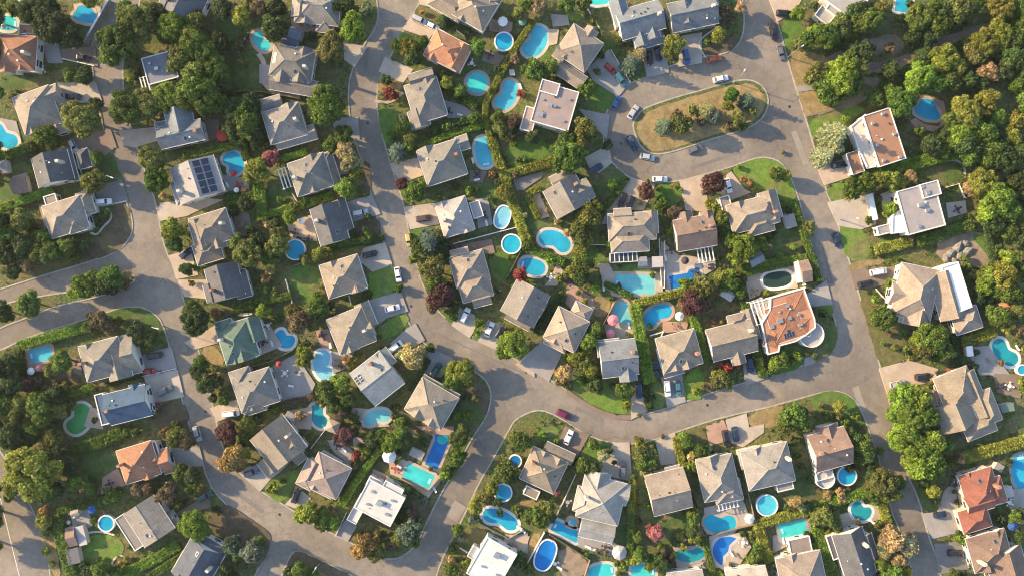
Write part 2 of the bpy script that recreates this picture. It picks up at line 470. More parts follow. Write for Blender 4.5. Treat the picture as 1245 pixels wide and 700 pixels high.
def H(key, desc, roof, wall, ang, wings, z=4.4, pitch=.60, chim=True, cap=None, extra=None):
    """wings: (cx, cy, w, d, type[, eave height[, extra angle]]) in sheet units, measured on the eaves outline"""
    a0 = -math.radians(ang)
    ws = []
    g0 = wings[0]; ra = random.Random(key + 'g')
    if g0[4] == 'h' and len(wings) < 5 and pitch > .3:
        for _ in range(2 if len(wings) < 3 else 1):
            sx, sy = ra.choice((-1, 1)), ra.choice((-1, 1)); u, v = sx * g0[2] * ra.uniform(.16, .26), sy * g0[3] * ra.uniform(.14, .19)
            ca, sa = math.cos(math.radians(ang)), math.sin(math.radians(ang))
            wings = wings + [(g0[0] + u * ca - v * sa, g0[1] + u * sa + v * ca, g0[2] * ra.uniform(.30, .42), g0[3] * .72, 'y')]
    for i, g in enumerate(wings):
        zz = g[5] if len(g) > 5 and g[5] else (z if i == 0 else z - .09 * i - .02)
        f = S * (HC - zz) / HC / K
        X, Y = W(q(g[0], g[1]), zz)
        da = math.radians(-g[6]) if len(g) > 6 else 0
        ws.append(Wing(X, Y, g[2] * f, g[3] * f, a0 + da, g[4], zz, .4, pitch))
    ox, oy = ws[0].x, ws[0].y
    root = empty('house', (ox, oy, 0), a0)
    c, n = math.cos(-a0), math.sin(-a0)
    for w in ws:
        dx, dy = w.x - ox, w.y - oy
        w.x, w.y = dx * c - dy * n, dx * n + dy * c; w.a -= a0
        cc = [w.out(sx * w.w / 2, sy * w.d / 2, 0) for sx, sy in ((-1, -1), (1, -1), (1, 1), (-1, 1))]
        pts = []
        for v in cc:
            gx, gy = ox + v[0] * math.cos(a0) - v[1] * math.sin(a0), oy + v[0] * math.sin(a0) + v[1] * math.cos(a0)
            pts.append((gx / S + CX, CY - gy / S))
        raster(pts, OCC)
    px, py = ox / S + CX, CY - oy / S
    main = q(wings[0][0], wings[0][1])
    tag(root, 'house', px, py, label=desc, group='houses of the suburb')
    rec = dict(key=key, x=main[0], y=main[1], root=root, ws=ws, a=a0, desc=desc)
    HOUSES.append(rec)
    wc, rc = WC[wall], RC[roof] if isinstance(roof, str) else roof
    jig = R.uniform(.66, .88); rc = tuple(v * jig * R.uniform(.98, 1.02) for v in rc)
    wm, rm, cm, fm, pm, gm = MB(), MB(), MB(), MB(), MB(), MB()
    flat = MB()
    for i, w in enumerate(ws):
        o = w.ov if w.t in 'hxy' else .12
        if w.t == 'p':
            for sx in (-1, 1):
                for sy in (-1, 1):
                    p = w.out(sx * (w.w / 2 - .15), sy * (w.d / 2 - .15), 0); pm.box(p[0], p[1], .1, .16, .16, w.z - .2, a=w.a)
                p = w.out(0, sx * (w.d / 2 - .15), 0); pm.box(p[0], p[1], w.z - .12, w.w, .14, .14, a=w.a)
            k = max(3, int(w.w / 1.1))
            for j in range(k):
                p = w.out(-w.w / 2 + w.w * (j + .5) / k, 0, 0); pm.box(p[0], p[1], w.z + .025, .32, w.d, .12, a=w.a)
            continue
        if w.t == 'c':     # glazed roof of a sunroom
            gm.box(*w.out(0, 0, 0)[:2], w.z, w.w - .3, w.d - .3, .1, 0, w.a)
            k = max(3, int(w.w / 1.3))
            for j in range(k + 1):
                p = w.out(-w.w / 2 + .1 + (w.w - .2) * j / k, 0, 0); pm.box(p[0], p[1], w.z + .05, .22, w.d, .12, a=w.a)
            for sy in (-1, 1):
                p = w.out(0, sy * (w.d / 2 - .1), 0); pm.box(p[0], p[1], w.z + .03, w.w - .3, .2, .10, a=w.a)
        p = w.out(0, 0, 0)
        top = w.z - .15 if w.t in 'hxyfr' else w.z
        wm.box(p[0], p[1], 0, w.w - 2 * o, w.d - 2 * o, top - .012 * i, 0, w.a)
        if w.t in 'xy' and w.rise > .2:      # masonry gable ends, just under the roof
            hx, hy = w.w / 2 + .015, w.d / 2 + .015
            for s1 in (-1, 1):
                if w.t == 'x': vs = [w.out(s1 * hx, -w.d / 2 + .5, w.z + .05), w.out(s1 * hx, w.d / 2 - .5, w.z + .05), w.out(s1 * hx, 0, w.z + w.rise - .2)]
                else: vs = [w.out(-w.w / 2 + .5, s1 * hy, w.z + .05), w.out(w.w / 2 - .5, s1 * hy, w.z + .05), w.out(0, s1 * hy, w.z + w.rise - .2)]
                wm.add(vs, [(0, 1, 2)])
        if w.t in 'hxy': roof_wing(rm, cm, w)
        elif w.t == 'r':   # roof terrace with a balustrade
            flat.box(p[0], p[1], w.z - .15, w.w - .3, w.d - .3, .15, 0, w.a)
        elif w.t == 'f':
            flat.box(p[0], p[1], w.z - .2, w.w - .5, w.d - .5, .2 + .01 * i, 0, w.a)
        if w.t in 'fr':
            t, hh = (.28, .42) if w.t == 'f' else (.12, .8)
            for s1 in (-1, 1):
                pp = w.out(0, s1 * (w.d / 2 - t / 2), 0); fm.box(pp[0], pp[1], w.z - .22, w.w, t, hh + .007 * i, 0, w.a)
                pp = w.out(s1 * (w.w / 2 - t / 2), 0, 0); fm.box(pp[0], pp[1], w.z - .22, t, w.d - 2 * t, hh + .007 * i, 0, w.a)
        if w.t in 'hxy':   # gutters round the eaves
            t = .13
            for s1 in (-1, 1):
                if w.t != 'y': pp = w.out(0, s1 * (w.d / 2 + t / 2), 0); fm.box(pp[0], pp[1], w.z - .17 + .005 * i, w.w, t, .15, 0, w.a)
                if w.t != 'x': pp = w.out(s1 * (w.w / 2 + t / 2), 0, 0); fm.box(pp[0], pp[1], w.z - .17 + .005 * i, t, w.d, .15, 0, w.a)
    wm.build('wall', mat_wall(wall), root, wc)
    ro = None
    if rm.v: ro = rm.build('roof', M['shingle'], root, rc)
    if cm.v and ro: cm.build('ridge_cap', M['shingle'], ro, tuple(v * 1.22 for v in rc))
    if flat.v:
        f_ = flat.build('roof' if ro is None else 'flat_roof', M['flat'], root, rc if ro is None else (rc if 'f' in [w.t for w in ws] else RC['beige']))
        if ro is None: ro = f_
    if fm.v: fm.build('parapet' if rm.v == [] else 'gutter', M['white'] if (not rm.v or wall == 'w') else M['cloth'], root, (.62, .58, .53))
    if pm.v: pm.build('pergola', M['white'], root)
    if gm.v: gm.build('glass_roof', M['glass'], root)
    ob = ro or root
    roofed = [w for w in ws if w.t in 'hxyf']
    def top(x, y): return max([w.height(x, y) for w in roofed] + [-1])
    # small things on the roof
    rr = random.Random(key)
    w0 = ws[0]
    for j in range(rr.randint(2, 4)):
        lx, ly = rr.uniform(-.33, .33) * w0.w, rr.uniform(-.33, .33) * w0.d
        x, y, _ = w0.out(lx, ly, 0); z = top(x, y)
        if z < 0: continue
        mb = MB()
        if rr.random() < .5: mb.tube((x, y, z - .5), (x, y, z + .4), .09, n=8)
        else: mb.box(x, y, z - .4, .34, .34, .7, a=w0.a); mb.box(x, y, z + .3, .46, .46, .08, a=w0.a)
        mb.build('roof_vent', M['white'] if rr.random() < .4 else M['dark'], ob)
    if chim and w0.t in 'hxy' and rr.random() < .6:
        sx = rr.choice((-1, 1)); lx, ly = sx * (.5 * w0.w - 1.6), rr.uniform(-.2, .2) * w0.d
        x, y, _ = w0.out(lx, ly, 0); z = top(x, y)
        if z > 0:
            mb = MB(); mb.box(x, y, w0.z - .3, 1.0, .8, w0.rise + 1.5, a=w0.a); mb.build('chimney', M['brick'] if rr.random() < .5 else M['coping'], ob)
    if w0.t in 'hxy' and rr.random() < .45:
        lx, ly = rr.uniform(-.25, .25) * w0.w, rr.choice((-1, 1)) * .27 * w0.d
        skylight(w0, lx, ly, top, ob)
    # windows and doors on the walls of every wing
    for i, w in enumerate(ws):
        if w.t in 'p': continue
        o = w.ov if w.t in 'hxy' else .12
        for side in range(4):
            L = (w.w if side % 2 == 0 else w.d) - 2 * o; D = (w.d if side % 2 == 0 else w.w) / 2 - o
            cnt = max(1, int(L / 4.2))
            for k in range(cnt):
                s_ = (k + .5) / cnt * L - L / 2
                lx, ly, ra = [(s_, -D, 0), (D, s_, math.pi / 2), (s_, D, math.pi), (-D, s_, -math.pi / 2)][side]
                x, y, _ = w.out(lx, ly, 0)
                ox_, oy_, _ = w.out(lx * (1 + .4 / max(.5, abs(lx))) if side % 2 else lx, ly * (1 + .4 / max(.5, abs(ly))) if side % 2 == 0 else ly, 0)
                if any(v is not w and v.t in 'hxyfr' and v.height(ox_, oy_) > 0 for v in ws): continue
                for zf in ((.9,) if w.z < 3.9 else (.7, w.z - 1.95)):
                    ww = link('window', WIN[rr.randint(0, 2)], root); ww.location = (x, y, zf); ww.rotation_euler = (0, 0, w.a + ra)
    rec['top'] = top; rec['roof'] = ob
    if extra: extra(rec)
    return rec
_wm = {}
def mat_wall(k):
    if k in _wm: return _wm[k]
    m, nt, b = new_mat('wall_' + {'w': 'render', 'c': 'siding', 'b': 'brick', 'g': 'stone', 'k': 'brown_brick'}[k])
    f = mul(nt, rng(nt, noise(nt, .5, 5, .7), .3, .7, .88, 1.1), rng(nt, noise(nt, 5, 3, .8), .3, .7, .9, 1.1))
    nt.links.new(scalec(nt, objcol(nt), f), b.inputs['Base Color']); b.inputs['Roughness'].default_value = .85
    _wm[k] = m; return m
def slope_place(mb_fn, w, lx, ly, top, parent, name, mats):
    x, y, _ = w.out(lx, ly, 0); z = top(x, y)
    if z < 0: return None
    e = .15; zx, zy = top(x + e, y), top(x, y + e)
    if zx < 0 or zy < 0: return None
    nrm = Vector((-(zx - z) / e, -(zy - z) / e, 1)).normalized()
    if nrm.z < .7: return None
    o = link(name, mb_fn(), parent, mats)
    ax = Vector((math.cos(w.a), math.sin(w.a), 0)); ax = (ax - nrm * ax.dot(nrm)).normalized(); ay = nrm.cross(ax)
    m = Matrix((ax, ay, nrm)).transposed().to_4x4(); m.translation = Vector((x, y, z)) + nrm * .02
    o.matrix_local = m
    return o
def skylight(w, lx, ly, top, parent):
    def f():
        mb = MB(); mb.box(0, 0, -.1, .95, 1.25, .2, 0); mb.box(0, 0, .08, .8, 1.1, .05, 1); return mb.mesh('skylight')
    slope_place(f, w, lx, ly, top, parent, 'skylight', [M['metal'], M['glass']])
def solar(rec, cols, rows, lx0, ly0, pw, ph, wi=0):
    w = rec['ws'][wi]
    for i in range(cols):
        for j in range(rows):
            def f():
                mb = MB(); mb.box(0, 0, .03, pw - .12, ph - .12, .06, 0); mb.box(0, 0, .075, pw - .24, ph - .24, .03, 1); return mb.mesh('solar_panel')
            slope_place(f, w, lx0 + (i + .5 - cols / 2) * pw, ly0 + (j + .5 - rows / 2) * ph, rec['top'], rec['roof'], 'solar_panel', [M['metal'], M['solar']])
def units(rec, *items):
    """equipment standing on a flat roof: (x, y, w, d, h, material)"""
    w = rec['ws'][0]
    for it in items:
        x, y, _ = w.out(it[0], it[1], 0); z = w.z + .01
        mb = MB(); mb.box(x, y, z - .05, it[2], it[3], it[4] + .05, 0, w.a); mb.box(x, y, z + it[4] - .02, it[2] + .16, it[3] + .16, .08, 1, w.a)
        mb.build('air_unit', [M[it[5]], M['metal']], rec['roof'])

def poly_roof(rec, pts, z, color):
    X0, Y0 = rec['root'].location.x, rec['root'].location.y; a = -rec['a']; o = []
    for i in range(0, len(pts), 2):
        X, Y = W(q(pts[i], pts[i + 1]), z); dx, dy = X - X0, Y - Y0
        o.append((dx * math.cos(a) - dy * math.sin(a), dx * math.sin(a) + dy * math.cos(a)))
    o = ccw(o)
    mb = MB(); slab(mb, offset(o, .3), z - .3, z); mb.build('flat_roof', M['flat'], rec['root'], color)
    mb = MB(); ring(mb, o, offset(o, .32), z - .35, z + .28); mb.build('parapet', M['white'], rec['root'])
    mb = MB(); slab(mb, offset(o, .2), 0, z - .31); mb.build('wall', mat_wall('w'), rec['root'], WC['w'])
def round_terrace(rec, x, y, r, z, floor=(.42, .40, .38), h=.8):
    w = rec['ws'][0]; f = S * (HC - z) / HC / K
    X, Y = W(q(x, y), z); dx, dy = X - rec['root'].location.x, Y - rec['root'].location.y; a = -rec['a']
    lx, ly = dx * math.cos(a) - dy * math.sin(a), dx * math.sin(a) + dy * math.cos(a); r *= f
    o = [(lx + r * math.cos(6.2832 * i / 28), ly + r * math.sin(6.2832 * i / 28)) for i in range(28)]
    mb = MB(); slab(mb, offset(o, .2), .1, z); t = mb.build('terrace', M['flat'], rec['root'], floor)
    mb = MB(); ring(mb, o, offset(o, .22), .1, z + h); mb.build('balustrade', M['white'], t)
# ---------------------------------------------------------------- pools
PC = {'b': (.02, .44, .66), 'd': (.01, .22, .62), 't': (.06, .64, .62), 'c': (.10, .60, .72), 'l': (.28, .66, .78), 'g': (.06, .36, .08), 'e': (.01, .34, .40), 'k': (.02, .05, .035), 's': (.22, .66, .66), 'a': (.02, .50, .66)}
PCN = {'b': 'blue', 'd': 'deep blue', 't': 'turquoise', 'c': 'cyan', 'l': 'pale blue', 'g': 'murky green', 'e': 'teal', 'k': 'black covered', 's': 'pale turquoise', 'a': 'azure'}
def pool_outline(kind, w, d):
    p = []
    if kind == 'rect': p = chaikin([(-w / 2, -d / 2), (w / 2, -d / 2), (w / 2, d / 2), (-w / 2, d / 2)], 1); p = [(x * .0 + x, y) for x, y in p]; \
        p = [(-w/2+.3, -d/2), (w/2-.3, -d/2), (w/2, -d/2+.3), (w/2, d/2-.3), (w/2-.3, d/2), (-w/2+.3, d/2), (-w/2, d/2-.3), (-w/2, -d/2+.3)]; return p
    if kind == 'notch': return [(-w/2, -d/2), (w/2, -d/2), (w/2, d/2), (w*.18, d/2), (w*.1, d*.3), (-w/2, d*.3)]
    if kind == 'half': return [(-w * .5 + w * .0, -d / 2)] + [(-w / 2 + w * math.cos(t), d / 2 * math.sin(t)) for t in [(-math.pi / 2 + math.pi * i / 14) for i in range(1, 14)]] + [(-w / 2, d / 2), (-w * .3, d * .2), (-w * .42, 0), (-w * .3, -d * .2)]
    if kind == 'bottle': return [(-w / 2, -d * .42), (w * .22, -d * .42)] + [(w * .34 + w * .16 * math.cos(t), d / 2 * math.sin(t)) for t in [(-2.1 + 4.2 * i / 12) for i in range(13)]] + [(w * .22, d * .42), (-w / 2, d * .42)]
    for i in range(36):
        t = 2 * math.pi * i / 36; c, s = math.cos(t), math.sin(t)
        if kind == 'oval': e = .8; x, y = w / 2 * math.copysign(abs(c) ** e, c), d / 2 * math.copysign(abs(s) ** e, s)
        elif kind == 'round': x, y = w / 2 * c, d / 2 * s
        elif kind in ('kidney', 'kidney2'):
            x, y = w / 2 * math.copysign(abs(c) ** .85, c), d / 2 * math.copysign(abs(s) ** .85, s)
            sg = 1 if kind == 'kidney' else -1
            if y * sg > 0: y -= sg * .26 * d * math.exp(-(x / (.2 * w)) ** 2)
            else: y -= sg * .06 * d * math.exp(-(x / (.3 * w)) ** 2)
        elif kind == 'lobed': r = 1 + .13 * math.cos(3 * t + .6) + .05 * math.cos(5 * t); x, y = w / 2 * c * r, d / 2 * s * r
        p.append((x, y))
    return p
POOLS = []
def ladder(parent, x, y, a, h):
    mb = MB(); c, n = math.cos(a), math.sin(a)
    for s in (-.28, .28):
        bx, by = x - n * s, y + c * s
        mb.tube((bx + c * .35, by + n * .35, 0 if h < .5 else .1), (bx + c * .2, by + n * .2, h + .65), .04, n=5)
        mb.tube((bx + c * .2, by + n * .2, h + .65), (bx - c * .3, by - n * .3, h + .6), .04, n=5)
        mb.tube((bx - c * .3, by - n * .3, h + .6), (bx - c * .35, by - n * .35, h - .2), .04, n=5)
    mb.build('ladder', M['metal'], parent)
def PL(kind, x, y, w, d, ang, col, what='', cop='s', deck=None, above=False, desc=None):
    px, py = q(x, y); a = -math.radians(ang)
    f = S / K
    zt = ground_z(px, py)
    hgt = 1.25 if above else 0
    k = (HC - hgt) / HC
    X, Y = W((px, py), hgt)
    root = empty('swimming_pool', (X, Y, zt), a)
    w_, d_ = w * f * k, d * f * k
    out = pool_outline(kind, w_, d_); out = ccw(out)
    wr = .9 if not above else .3
    big = offset(out, -wr if not above else -.22)
    if above:
        mb = MB(); ring(mb, big, offset(out, .05), .0, hgt); mb.build('side_wall', M['cloth'], root, (.55, .62, .66))
        mb = MB(); ring(mb, offset(out, -.3), offset(out, .12), hgt, hgt + .07); mb.build('rim', M['white'], root)
        wz = hgt - .12
    else:
        mb = MB(); ring(mb, big, out, -.02, .06)
        mb.build('coping', M['paving'], root, {'s': (.50, .45, .40), 'w': (.66, .63, .58), 't': (.44, .34, .26), 'g': (.30, .28, .26), 'p': (.46, .30, .24)}[cop])
        wz = .035
    # liner: side walls and a floor seen through the water
    inn = offset(out, -.02)
    mb = MB(); slab(mb, offset(out, .01), 0, wz - .03 if not above else .1, sides=False)
    mb.build('basin', M['basin'], root)
    mb = MB(); slab(mb, offset(out, -.015), 0, wz, sides=False); wt = mb.build('water', M['water'], root, PC[col])
    big2 = offset(out, -wr - .1)
    pts = []
    for v in big2:
        gx, gy = X + v[0] * math.cos(a) - v[1] * math.sin(a), Y + v[0] * math.sin(a) + v[1] * math.cos(a)
        pts.append((gx / S + CX, CY - gy / S))
    raster(pts, OCC)
    if not above and kind != 'round' and col != 'k':   # entry steps, just under the surface
        sx = w_ / 2 * (.80 if kind in ('rect', 'notch', 'oval') else .72)
        if col not in 'dg' and kind in ('rect', 'oval'):
            mb = MB(); mb.box(sx * (1 if R.random() < .5 else -1), 0, wz - .02, max(.7, w_ * .08), d_ * .36, .03); mb.build('steps', M['basin'], root)
    if col != 'k': ladder(root, w_ / 2 * (1 if above else -.98) , 0, 0 if above else math.pi, hgt if above else .05)
    if kind == 'bottle': mb = MB(); mb.tube((w_ * .34, 0, wz - .02), (w_ * .34, 0, wz + .012), w_ * .15, n=20); mb.build('shallow_end', M['water'], root, PC['t'])
    sh = {'bottle': 'round-headed rectangular', 'rect': 'rectangular', 'notch': 'angular', 'half': 'half-moon', 'oval': 'oval', 'round': 'round', 'kidney': 'kidney-shaped', 'kidney2': 'kidney-shaped', 'lobed': 'irregular'}[kind]
    nm = desc or (('above-ground ' if above else '') + sh + ' ' + PCN[col] + ' pool')
    tag(root, 'pool', px, py, desc=(nm, 'pool'), group='backyard pools')
    POOLS.append((px, py))
    return root

# ---------------------------------------------------------------- cars
def car_meshes(kind):
    L, Wd, Hh, cab = dict(sedan=(4.7, 1.86, 1.44, (-.42, .24, -.29, .13)), suv=(4.8, 1.95, 1.75, (-.47, .24, -.43, .14)), van=(5.1, 2.0, 1.9, (-.48, .34, -.45, .22)),
                          hatch=(4.1, 1.78, 1.5, (-.46, .25, -.38, .12)), pickup=(5.6, 2.0, 1.85, (-.10, .26, -.06, .15)))[kind]
    zb = .58 * Hh if kind != 'pickup' else .55 * Hh
    b = MB()
    # body: cross sections along x (front +x)
    secs = [(-.5, .78, .42 * Hh, .30), (-.485, .92, .54 * Hh, .22), (-.40, 1., zb, .2), (-.1, 1., zb + .01, .2), (.22, 1., zb, .2), (.40, .96, zb * .93, .2), (.475, .86, zb * .82, .22), (.5, .68, zb * .62, .3)]
    rows = []
    for (fx, fw, zt, z0) in secs:
        hw = Wd / 2 * fw
        rows.append([(fx * L, -hw * .96, z0), (fx * L, -hw, z0 + (zt - z0) * .5), (fx * L, -hw * .93, zt - .06), (fx * L, -hw * .82, zt), (fx * L, 0, zt + .03),
                     (fx * L, hw * .82, zt), (fx * L, hw * .93, zt - .06), (fx * L, hw, z0 + (zt - z0) * .5), (fx * L, hw * .96, z0)])
    n = 9; vs = [v for r in rows for v in r]; fs = []
    for i in range(len(rows) - 1):
        for j in range(n - 1): fs.append((i * n + j, (i + 1) * n + j, (i + 1) * n + j + 1, i * n + j + 1))
        fs.append((i * n + n - 1, (i + 1) * n + n - 1, (i + 1) * n, i * n))
    fs += [tuple(range(n))[::-1][::-1], tuple(range((len(rows) - 1) * n, len(rows) * n))[::-1]]
    b.add(vs, fs)
    x0, x1, x2, x3 = (v * L for v in cab); hb, ht = Wd / 2 * .86, Wd / 2 * .68
    # roof panel with rounded edge, sits on the greenhouse
    b.add([(x2, -ht, Hh - .05), (x3, -ht, Hh - .05), (x3, ht, Hh - .05), (x2, ht, Hh - .05), (x2 + .12, -ht + .12, Hh), (x3 - .15, -ht + .12, Hh), (x3 - .15, ht - .12, Hh), (x2 + .12, ht - .12, Hh)],
          [(4, 5, 6, 7), (0, 1, 5, 4), (1, 2, 6, 5), (2, 3, 7, 6), (3, 0, 4, 7)])
    for sy in (-1, 1):   # pillars
        for (xa, xb) in ((x0, x2), (x1, x3), ((x0 + x1) / 2, (x2 + x3) / 2)): b.tube((xa, sy * hb, zb), (xb, sy * ht, Hh - .06), .05, n=4)
    body = b.mesh('car_body'); body.materials.append(M['car'])
    g = MB(); e = .03
    g.add([(x0 + e, -hb + e, zb - .03), (x1 - e, -hb + e, zb - .03), (x1 - e, hb - e, zb - .03), (x0 + e, hb - e, zb - .03), (x2, -ht + .01, Hh - .07), (x3, -ht + .01, Hh - .07), (x3, ht - .01, Hh - .07), (x2, ht - .01, Hh - .07)],
          [(4, 5, 6, 7), (0, 1, 5, 4), (1, 2, 6, 5), (2, 3, 7, 6), (3, 0, 4, 7)])
    if kind == 'pickup': pass
    glass = g.mesh('car_windows'); glass.materials.append(M['glass'])
    wmb = MB(); wmb.tube((0, -.11, 0), (0, .11, 0), .33, n=14); wmb.tube((0, -.12, 0), (0, .12, 0), .19, n=10, mi=1)
    wheel = wmb.mesh('wheel'); wheel.materials.append(M['tyre']); wheel.materials.append(M['metal'])
    hl = MB(); hl.box(0, 0, 0, .16, .36, .14); head = hl.mesh('headlight'); head.materials.append(M['lamp'])
    tl = MB(); tl.box(0, 0, 0, .10, .34, .16); tail = tl.mesh('tail_light'); tail.materials.append(M['red'])
    parts = [('body', body, (0, 0, 0), 0), ('windows', glass, (0, 0, 0), 0)]
    for sx in (-.31, .31):
        for sy in (-1, 1): parts.append(('wheel', wheel, (sx * L, sy * (Wd / 2 - .08), .33), 0))
    for sy in (-1, 1):
        parts.append(('headlight', head, (.478 * L, sy * Wd * .30, zb * .60), 0)); parts.append(('tail_light', tail, (-.488 * L, sy * Wd * .33, .42 * Hh), 0))
    mm = MB(); mm.box(0, 0, 0, .14, .20, .13); mir = mm.mesh('mirror'); mir.materials.append(M['dark'])
    for sy in (-1, 1): parts.append(('mirror', mir, (x1 - .45, sy * (Wd / 2 + .05), zb + .03), 0))
    if kind == 'pickup':
        bb = MB(); bb.box(-.30 * L, 0, zb + .045, .36 * L, Wd * .78, .02); bed = bb.mesh('cargo_bed'); bed.materials.append(M['dark']); parts.append(('cargo_bed', bed, (0, 0, 0), 0))
    return parts
CARM = {k: car_meshes(k) for k in ('sedan', 'suv', 'van', 'hatch', 'pickup')}
CC = {'white': (.75, .75, .74), 'black': (.012, .013, .016), 'silver': (.42, .43, .44), 'grey': (.14, .145, .15), 'blue': (.03, .10, .24), 'dark blue': (.012, .03, .075), 'red': (.35, .03, .02),
      'magenta': (.16, .015, .05), 'dark green': (.02, .06, .05), 'teal': (.05, .15, .18), 'brown': (.09, .06, .045), 'orange red': (.45, .09, .03), 'yellow': (.5, .42, .15)}
def CR(x, y, ang, col, kind='sedan', desc=None):
    px, py = q(x, y); z = ground_z(px, py); X, Y = W((px, py), z + .8)
    root = empty('parked_car', (X, Y, z + .004), -math.radians(ang))
    for (nm, me, loc, _) in CARM[kind]:
        o = link(nm, me, root); o.location = loc
        if nm == 'body': o.color = CC[col] + (1,)
    noun = {'sedan': 'car', 'suv': 'SUV', 'van': 'van', 'hatch': 'hatchback', 'pickup': 'pickup truck'}[kind]
    tag(root, {'SUV': 'car', 'hatchback': 'car', 'pickup truck': 'truck'}.get(noun, noun), px, py, desc=(desc or col + ' ' + noun, noun), group='parked cars')

# ---------------------------------------------------------------- trees
def leaf_arrays(rs, centres, radii, n_each, leaf, flat=.0, up=0.0):
    """quads scattered on the surface of clumps -> verts, faces, tint per face"""
    V, T_ = [], []
    for c, r, n, tint in zip(centres, radii, n_each, rs.uniform(.60, 1.42, len(radii))):
        d = rs.normal(size=(n, 3)); d[:, 2] = d[:, 2] * .9 + up; d /= np.linalg.norm(d, axis=1)[:, None]
        p = c + d * r * rs.uniform(.72, 1.10, (n, 1)) * np.array([1, 1, 1 - flat])
        nn = d + rs.normal(size=(n, 3)) * .55; nn /= np.linalg.norm(nn, axis=1)[:, None]
        t = np.cross(nn, rs.normal(size=(n, 3))); t /= np.linalg.norm(t, axis=1)[:, None]
        b = np.cross(nn, t)
        s = leaf * rs.uniform(.6, 1.35, (n, 1)) * .5
        V.append(np.stack([p - t * s * 1.3, p + b * s * .8, p + t * s * 1.3, p - b * s * .8], 1).reshape(-1, 3))
        T_.append(tint * rs.uniform(.7, 1.32, n))
    return np.concatenate(V), np.concatenate(T_)
def quads_mesh(name, V, tint, extra=None):
    n = len(V) // 4
    if extra is not None:
        ev, ef, et = extra
        allv = np.concatenate([V, ev]); faces = [list(range(4 * i, 4 * i + 4)) for i in range(n)] + [[j + len(V) for j in f] for f in ef]
        tint = np.concatenate([tint, et])
    else: allv = V; faces = np.arange(4 * n).reshape(-1, 4).tolist()
    me = bpy.data.meshes.new(name); me.from_pydata(allv.tolist(), [], faces)
    at = me.attributes.new('tint', 'FLOAT', 'FACE'); at.data.foreach_set('value', tint.astype(np.float32))
    me.materials.append(M['leaf']); me.update(); return me
_ico = None
def ico(n=1):
    bm = bmesh.new(); bmesh.ops.create_icosphere(bm, subdivisions=n, radius=1)
    v = np.array([x.co[:] for x in bm.verts]); f = [[x.index for x in p.verts] for p in bm.faces]; bm.free(); return v, f
ICV, ICF = ico(1)
def cores(rs, centres, radii, k=.78):
    ev, ef, et = [], [], []
    for c, r in zip(centres, radii):
        o = len(ev) * len(ICV)
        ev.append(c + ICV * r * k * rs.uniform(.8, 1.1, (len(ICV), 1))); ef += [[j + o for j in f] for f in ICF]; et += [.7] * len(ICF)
    return np.concatenate(ev), ef, np.array(et)
def crown_round(seed, Rr, Hh, nc, nl, leaf, spread=.62, rmin=.24, rmax=.40, zc=None):
    """round-topped crown of radius Rr whose foliage spans height Hh, centred at z=0"""
    rs = np.random.default_rng(seed)
    C, Q = [np.array([0, 0, -.05 * Hh])], [Rr * .42]
    squash = rs.uniform(.70, 1.18, 9)
    for i in range(nc):
        th = i * 2.399963 + rs.uniform(-.35, .35); u = (i + .5) / nc
        z = 1 - 1.55 * u; rr = math.sqrt(max(.02, 1 - z * z * .9))
        k = spread * rs.uniform(.82, 1.15) * squash[int((th % 6.283) / 6.283 * 9) % 9]
        C.append(np.array([math.cos(th) * rr * Rr * k, math.sin(th) * rr * Rr * k, z * Hh * .5 * .62])); Q.append(Rr * rs.uniform(rmin, rmax))
    C = np.array(C); Q = np.array(Q)
    ne = [max(6, int(nl * (r * r) / np.sum(Q * Q))) for r in Q]
    V, t = leaf_arrays(rs, C, Q, ne, leaf, up=.25)
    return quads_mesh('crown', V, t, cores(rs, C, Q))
def crown_conifer(seed, Rr, Hh, nl, leaf):
    rs = np.random.default_rng(seed)
    V, T_ = [], []
    tiers = 11
    for k in range(tiers):
        u = k / tiers; z = -Hh / 2 + Hh * u; rad = Rr * (1 - u) ** .85 + .15
        nb = int(15 - 8 * u)
        for b in range(nb):
            a = 2 * math.pi * b / nb + rs.uniform(-.2, .2) + k * .7; L = rad * rs.uniform(.8, 1.12)
            m = max(8, int(nl * L / (tiers * 9 * Rr)))
            s = np.sqrt(rs.uniform(.02, 1, m)); wd_ = L * .17 * (1.15 - s)
            off = rs.normal(size=m) * wd_
            p = np.stack([np.cos(a) * s * L - np.sin(a) * off, np.sin(a) * s * L + np.cos(a) * off, z - .18 * L * s + rs.normal(size=m) * .08], 1)
            nn = np.stack([rs.normal(size=m) * .4, rs.normal(size=m) * .4, np.ones(m)], 1); nn /= np.linalg.norm(nn, axis=1)[:, None]
            dr = np.stack([np.cos(a) + rs.normal(size=m) * .5, np.sin(a) + rs.normal(size=m) * .5, -.3 * np.ones(m)], 1)
            t = np.cross(nn, dr); t /= np.linalg.norm(t, axis=1)[:, None]; bb = np.cross(nn, t)
            sz = leaf * rs.uniform(.6, 1.2, (m, 1)) * .5
            V.append(np.stack([p - bb * sz * 1.6, p + t * sz * .7, p + bb * sz * 1.6, p - t * sz * .7], 1).reshape(-1, 3))
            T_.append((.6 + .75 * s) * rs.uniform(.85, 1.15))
    # inner cone so that the ground does not show through the middle
    n = 9; ev = [(Rr * .6 * math.cos(6.283 * i / n), Rr * .6 * math.sin(6.283 * i / n), -Hh * .48) for i in range(n)] + [(0, 0, Hh * .42)]
    ef = [[i, (i + 1) % n, n] for i in range(n)]
    return quads_mesh('crown', np.concatenate(V), np.concatenate(T_), (np.array(ev), ef, np.array([.55] * n)))
